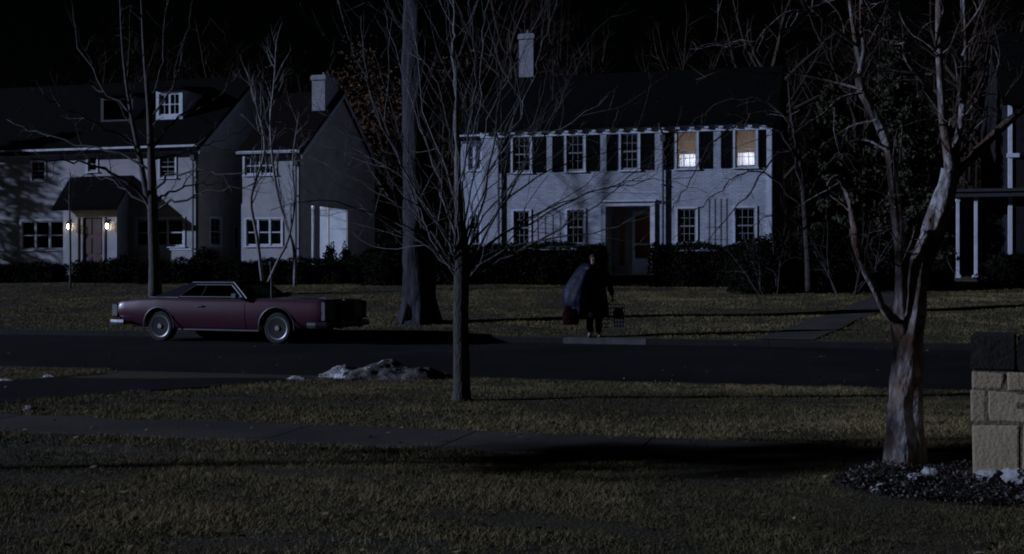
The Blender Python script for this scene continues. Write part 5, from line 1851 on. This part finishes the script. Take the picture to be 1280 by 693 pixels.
def ring_loft(name, rings, mt, parent, seg=28, ripple=None):
    """rings: (cx, cy, z, rx, ry)"""
    m = MB(); V = []
    for i, (cx, cy, z, rx, ry) in enumerate(rings):
        for k in range(seg):
            q = 2*math.pi*k/seg
            rp = ripple(i, q) if ripple else 1
            V.append((cx+rx*rp*math.cos(q), cy+ry*rp*math.sin(q), z))
    n = len(rings)
    m.add(V, [(i*seg+k, i*seg+(k+1) % seg, (i+1)*seg+(k+1) % seg, (i+1)*seg+k) for i in range(n-1) for k in range(seg)])
    return m, n, seg


def person():
    # local: x to screen right (the person's left), -y towards the camera, feet at z = 0
    v = 25.1
    ub = uv(743, v)[0]
    base = W(ub, v, .02)
    face = -A*.3
    root = empty('person', base, face)
    tag(root, 'person in a long dark coat standing at the kerb with a blue bundle and crate', 'person')
    J = []; E = []
    def j(p, r, par=None):
        J.append((p, r)); i = len(J)-1
        if par is not None: E.append((par, i))
        return i
    pel = j((0, 0, .93), (.15, .115))
    ab = j((-.005, .0, 1.08), (.135, .105), pel)
    ch = j((-.01, .01, 1.28), (.165, .115), ab)
    nk = j((-.01, .01, 1.45), (.065, .06), ch)
    n2 = j((-.015, -.005, 1.52), (.055, .055), nk)
    hd1 = j((-.02, -.02, 1.60), (.075, .085), n2)
    hd2 = j((-.02, -.015, 1.68), (.078, .095), hd1)
    hd3 = j((-.02, .0, 1.745), (.055, .065), hd2)
    ns = j((-.022, -.118, 1.625), .012, hd1)
    # right arm (screen left): bent, hand by the hip holding the bundle
    s = j((-.19, .01, 1.40), .055, ch); e = j((-.33, -.03, 1.16), .043, s); w = j((-.36, -.14, .95), .030, e); hR = j((-.365, -.175, .88), (.022, .038), w)
    for k, (dx, L) in enumerate(((-.03, .075), (-.01, .085), (.012, .08), (.032, .06))):
        a = j((-.365+dx*.6, -.19+.012*k, .85), .009, hR); b = j((-.365+dx*.7, -.205+.012*k, .85-L*.5), .0085, a); j((-.355+dx*.7, -.185+.012*k, .85-L*.85), .008, b)
    a = j((-.335, -.195, .875), .010, hR); j((-.325, -.22, .845), .009, a)
    # left arm (screen right): straight down, hand closed on the crate handle
    s = j((.17, .015, 1.40), .055, ch); e = j((.30, .04, 1.15), .043, s); w = j((.375, .0, .91), .030, e); hL = j((.385, -.015, .84), (.022, .038), w)
    for k, (dy, L) in enumerate(((-.036, .075), (-.013, .085), (.012, .08), (.036, .06))):
        a = j((.392, -.015+dy*.7, .805), .009, hL); b = j((.385, -.015+dy*.8, .80-L*.5), .0085, a); j((.365, -.015+dy*.8, .79-L*.35), .008, b)
    a = j((.375, -.06, .84), .010, hL); j((.362, -.055, .805), .009, a)
    # legs
    for sx, fy in ((-1, -.05), (1, .03)):
        h = j((sx*.09, 0, .86), .092, pel); k = j((sx*.095, fy*.7-.02, .48), .058, h); c = j((sx*.095, fy+.02, .33), .052, k); an = j((sx*.09, fy+.02, .085), .034, c)
        hl = j((sx*.09, fy+.03, .045), .032, an); t = j((sx*.105, fy-.08, .035), (.035, .026), an); j((sx*.112, fy-.15, .028), (.028, .02), t)
    skin_obj('body', J, E, M['skin'], root)
    # eyes, mouth and ears as small face features
    f = MB()
    for sx in (-1, 1): f.lathe([(.0, -.009), (.009, -.004), (.009, .004), (.0, .009)], 8, fn=lambda a, b, h: (-.02+sx*.031+a, -.098+h, 1.652+b))
    f.box(-.045, .005, -.108, -.098, 1.578, 1.586)
    f.build('face_features', M['hair'], root, smooth=True)
    # hair: cap over the back and top of the head
    hb = MB(); V = []; n, sg = 9, 20
    for i in range(n+1):
        ph = math.pi*.62*i/n
        for k in range(sg):
            q = 2*math.pi*k/sg
            fr = max(0, -math.sin(q))
            p2 = ph*(1-.42*fr)
            V.append((-.02+.092*math.sin(p2)*math.cos(q), .004+.112*math.sin(p2)*math.sin(q), 1.675+.105*math.cos(p2)-(.03 if i == n and fr < .3 else 0)))
    hb.add(V, [(i*sg+k, (i+1)*sg+k, (i+1)*sg+(k+1) % sg, i*sg+(k+1) % sg) for i in range(n) for k in range(sg)])
    hb.build('hair', M['hair'], root, smooth=True)
    # coat: body + collar + sleeves
    rp = lambda i, q: 1+(.035*math.sin(q*7+1)+.02*math.sin(q*13))*min(1, max(0, (i-3)/5))
    rings = [(-.012, .005, 1.485, .085, .08), (-.012, .005, 1.455, .13, .10), (-.01, .01, 1.42, .225, .135), (-.01, .01, 1.36, .25, .16), (-.008, .005, 1.22, .245, .175), (-.01, 0, 1.05, .25, .18), (-.015, 0, .92, .275, .20), (-.02, 0, .76, .30, .22), (-.02, 0, .60, .315, .225), (-.02, 0, .43, .32, .225), (-.02, 0, .425, .30, .21)]
    m, n, sg = ring_loft('coat', rings, M['coat'], root, 32, rp)
    for path, rad in (([(-.17, .01, 1.42), (-.20, .01, 1.38), (-.33, -.03, 1.16), (-.355, -.12, .985), (-.358, -.135, .955)], [.075, .078, .066, .054, .056]),
                      ([(.15, .012, 1.42), (.18, .015, 1.38), (.30, .04, 1.15), (.365, .01, .95), (.373, .003, .925)], [.075, .078, .066, .054, .056])):
        m.tube(smooth_path(path, 14), [float(np.interp(i/14*4, range(5), rad)) for i in range(15)], 14)
    m.build('coat', M['coat'], root, smooth=True)
    for sx, fy in ((-1, -.05), (1, .03)):
        t = MB()
        t.tube(smooth_path([(sx*.09, 0, .80), (sx*.095, fy*.7-.015, .48), (sx*.095, fy+.015, .28), (sx*.092, fy+.01, .10)], 10), [float(np.interp(i, (0, 5, 10), (.105, .08, .066))) for i in range(11)], 14)
        t.build('trouser_leg', M['coat'], root, smooth=True)
        sh = MB()
        prof = [(.115, .028, .05, 0), (.09, .042, .075, 0), (.03, .045, .085, 0), (-.04, .045, .062, 0), (-.11, .050, .048, 0), (-.165, .044, .04, 0), (-.195, .022, .03, 0)]
        V = []
        for (y, hw, hz_, _) in prof:
            for k in range(12):
                q = 2*math.pi*k/12
                V.append((sx*(.10+.012*(-y/.2))+hw*math.cos(q), fy+.015+y, max(.0, hz_/2+hz_/2*math.sin(q)*1.0)))
        sh.add(V, [(i*12+k, (i+1)*12+k, (i+1)*12+(k+1) % 12, i*12+(k+1) % 12) for i in range(len(prof)-1) for k in range(12)]+[tuple(range(12)), tuple(range(len(V)-12, len(V)))[::-1]])
        sh.build('shoe', M['shoe'], root, smooth=True)
    mw = Matrix.Translation(base) @ Matrix.Rotation(face, 4, 'Z')
    # blue garment cover slung over the shoulder, hanging in folds to hip height
    b = MB(); V = []; n, k_ = 22, 22
    cl = [(.05, -.17, 1.40), (-.08, -.19, 1.485), (-.19, -.14, 1.46), (-.33, -.17, 1.22), (-.44, -.20, .98), (-.49, -.20, .80), (-.47, -.18, .60)]
    cl = smooth_path(cl, n)
    wd = [float(np.interp(i/n, (0, .2, .45, .7, 1), (.06, .09, .17, .22, .20))) for i in range(n+1)]
    for i in range(n+1):
        t = (cl[min(i+1, n)]-cl[max(i-1, 0)]).normalized()
        sd = Vector((t.z, 0, -t.x)) if abs(t.y) < .9 else Vector((1, 0, 0))
        sd = (sd*.8+Vector((0, .55, 0))).normalized()
        nn = t.cross(sd).normalized()
        for k in range(k_):
            q = 2*math.pi*k/k_
            fold = 1+(.12*math.sin(q*3+i*.21+.7)+.13*math.sin(q*7-i*.13)+.07*math.sin(q*11+i*.3))*min(1, i/5)
            V.append(cl[i]+sd*math.cos(q)*wd[i]*fold+nn*math.sin(q)*wd[i]*.30*fold)
    b.add(V, [(i*k_+k, i*k_+(k+1) % k_, (i+1)*k_+(k+1) % k_, (i+1)*k_+k) for i in range(n) for k in range(k_)]+[tuple(range(k_)), tuple(range(n*k_, (n+1)*k_))[::-1]])
    o = b.build('garment_bag', M['blue_cloth'], smooth=True, loc=base); o.rotation_euler = (0, 0, face)
    tag(o, 'dark blue garment bundle slung over the shoulder of the person', 'garment bag')
    # red holdall hanging from that hand
    rt = empty('travel_bag', mw @ Vector((-.50, -.21, .27)), face)
    tag(rt, 'red soft bag carried low in the hand of the person', 'bag')
    b = MB(); V = []; prof = []
    for i in range(11):
        t = i/10; z = .40*t
        prof.append((z, .20-.05*(2*t-1)**2-.05*t, .105-.03*(2*t-1)**2-.04*t))
    for z, rx, ry in prof:
        for k in range(24):
            q = 2*math.pi*k/24
            c_, s_ = math.cos(q), math.sin(q)
            e = (abs(c_)**3+abs(s_)**3)**(-1/3)
            ww = 1+.05*math.sin(q*4+z*14)
            V.append((rx*c_*e*ww, ry*s_*e*ww, z))
    b.add(V, [(i*24+k, i*24+(k+1) % 24, (i+1)*24+(k+1) % 24, (i+1)*24+k) for i in range(10) for k in range(24)]+[tuple(range(24))[::-1], tuple(range(240, 264))])
    b.build('pouch', M['red_bag'], rt, smooth=True)
    b = MB(); b.tube(smooth_path([(-.10, 0, .37), (-.02, .01, .50), (.10, .02, .545), (.14, .01, .50), (.12, 0, .37)], 14), [.012]*15, 6); b.build('handle', M['coat'], rt, smooth=True)
    # wire crate with a pale cloth bundled in it
    ct = empty('wire_crate', mw @ Vector((.40, -.015, .20)), face)
    tag(ct, 'pale wire crate hanging from the lowered hand of the person', 'crate')
    b = MB()
    x0, x1, y0, y1, h = -.24, .24, -.13, .13, .50
    for i in range(7):
        z = h*i/6
        b.tube([(x0, y0, z), (x1, y0, z), (x1, y1, z), (x0, y1, z), (x0, y0, z)], [.006]*5, 5)
    for i in range(9):
        x = x0+(x1-x0)*i/8
        for y in (y0, y1): b.tube([(x, y, 0), (x, y, h)], [.005]*2, 5)
        b.tube([(x, y0, 0), (x, y1, 0)], [.005]*2, 5)
        b.tube([(x, y0, h), (x, y1, h)], [.005]*2, 5)
    for i in range(5):
        y = y0+(y1-y0)*i/4
        for x in (x0, x1): b.tube([(x, y, 0), (x, y, h)], [.005]*2, 5)
    b.build('wire_grid', M['pale_wire'], ct)
    b = MB(); b.tube(smooth_path([(-.10, 0, h), (-.07, 0, h+.07), (0, 0, h+.095), (.07, 0, h+.07), (.10, 0, h)], 12), [.009]*13, 6); b.build('handle', M['pale_wire'], ct, smooth=True)
    b = MB()
    b.lathe([(.02, .01), (.10, .02), (.125, .16), (.12, .30), (.09, .40), (.03, .43)], 18, fn=lambda a, c, z: (a*.95+.115+.01*math.sin(z*40), c*.9, z))
    b.build('cloth_bundle', M['pale_cloth'], ct, smooth=True)


person()

# ------------------------------------------------------------------ light, sky, camera
EL = R(15)
toward = Vector((-1.0, -.11, 0)).normalized()
d = -(toward*math.cos(EL)+Vector((0, 0, math.sin(EL))))
sl_ = bpy.data.lights.new('moon_key_light', 'SUN')
sl_.energy = 2.9
sl_.angle = R(.7)
sl_.color = (.60, .70, 1.0)
so = bpy.data.objects.new('moon_key_light', sl_)
COL.objects.link(so)
so.rotation_euler = d.to_track_quat('-Z', 'Y').to_euler()

w = bpy.data.worlds.new('World')
SC.world = w
w.use_nodes = True
nt = w.node_tree
bg = nt.nodes['Background']
sky = nt.nodes.new('ShaderNodeTexSky')
sky.sky_type = 'NISHITA'
sky.sun_disc = False
sky.sun_elevation = EL
sky.sun_rotation = math.atan2(toward.x, toward.y)
nt.links.new(sky.outputs[0], bg.inputs['Color'])
bg.inputs['Strength'].default_value = .00015

cam = bpy.data.cameras.new('camera')
cam.sensor_width = 36
cam.lens = 36*F/1280
cam.shift_y = -(346.5-HY)/1280
cam.clip_end = 2000
co = bpy.data.objects.new('camera', cam)
COL.objects.link(co)
co.location = (0, 0, CH)
co.rotation_euler = (R(90), 0, 0)
SC.camera = co

SC.view_settings.view_transform = 'Standard'
SC.view_settings.look = 'None'
SC.view_settings.exposure = 0
SC.render.engine = 'CYCLES'
SC.cycles.use_denoising = True
SC.cycles.max_bounces = 6
SC.cycles.transparent_max_bounces = 12
SC.cycles.filter_width = 1.9
SC.cycles.sample_clamp_indirect = 4
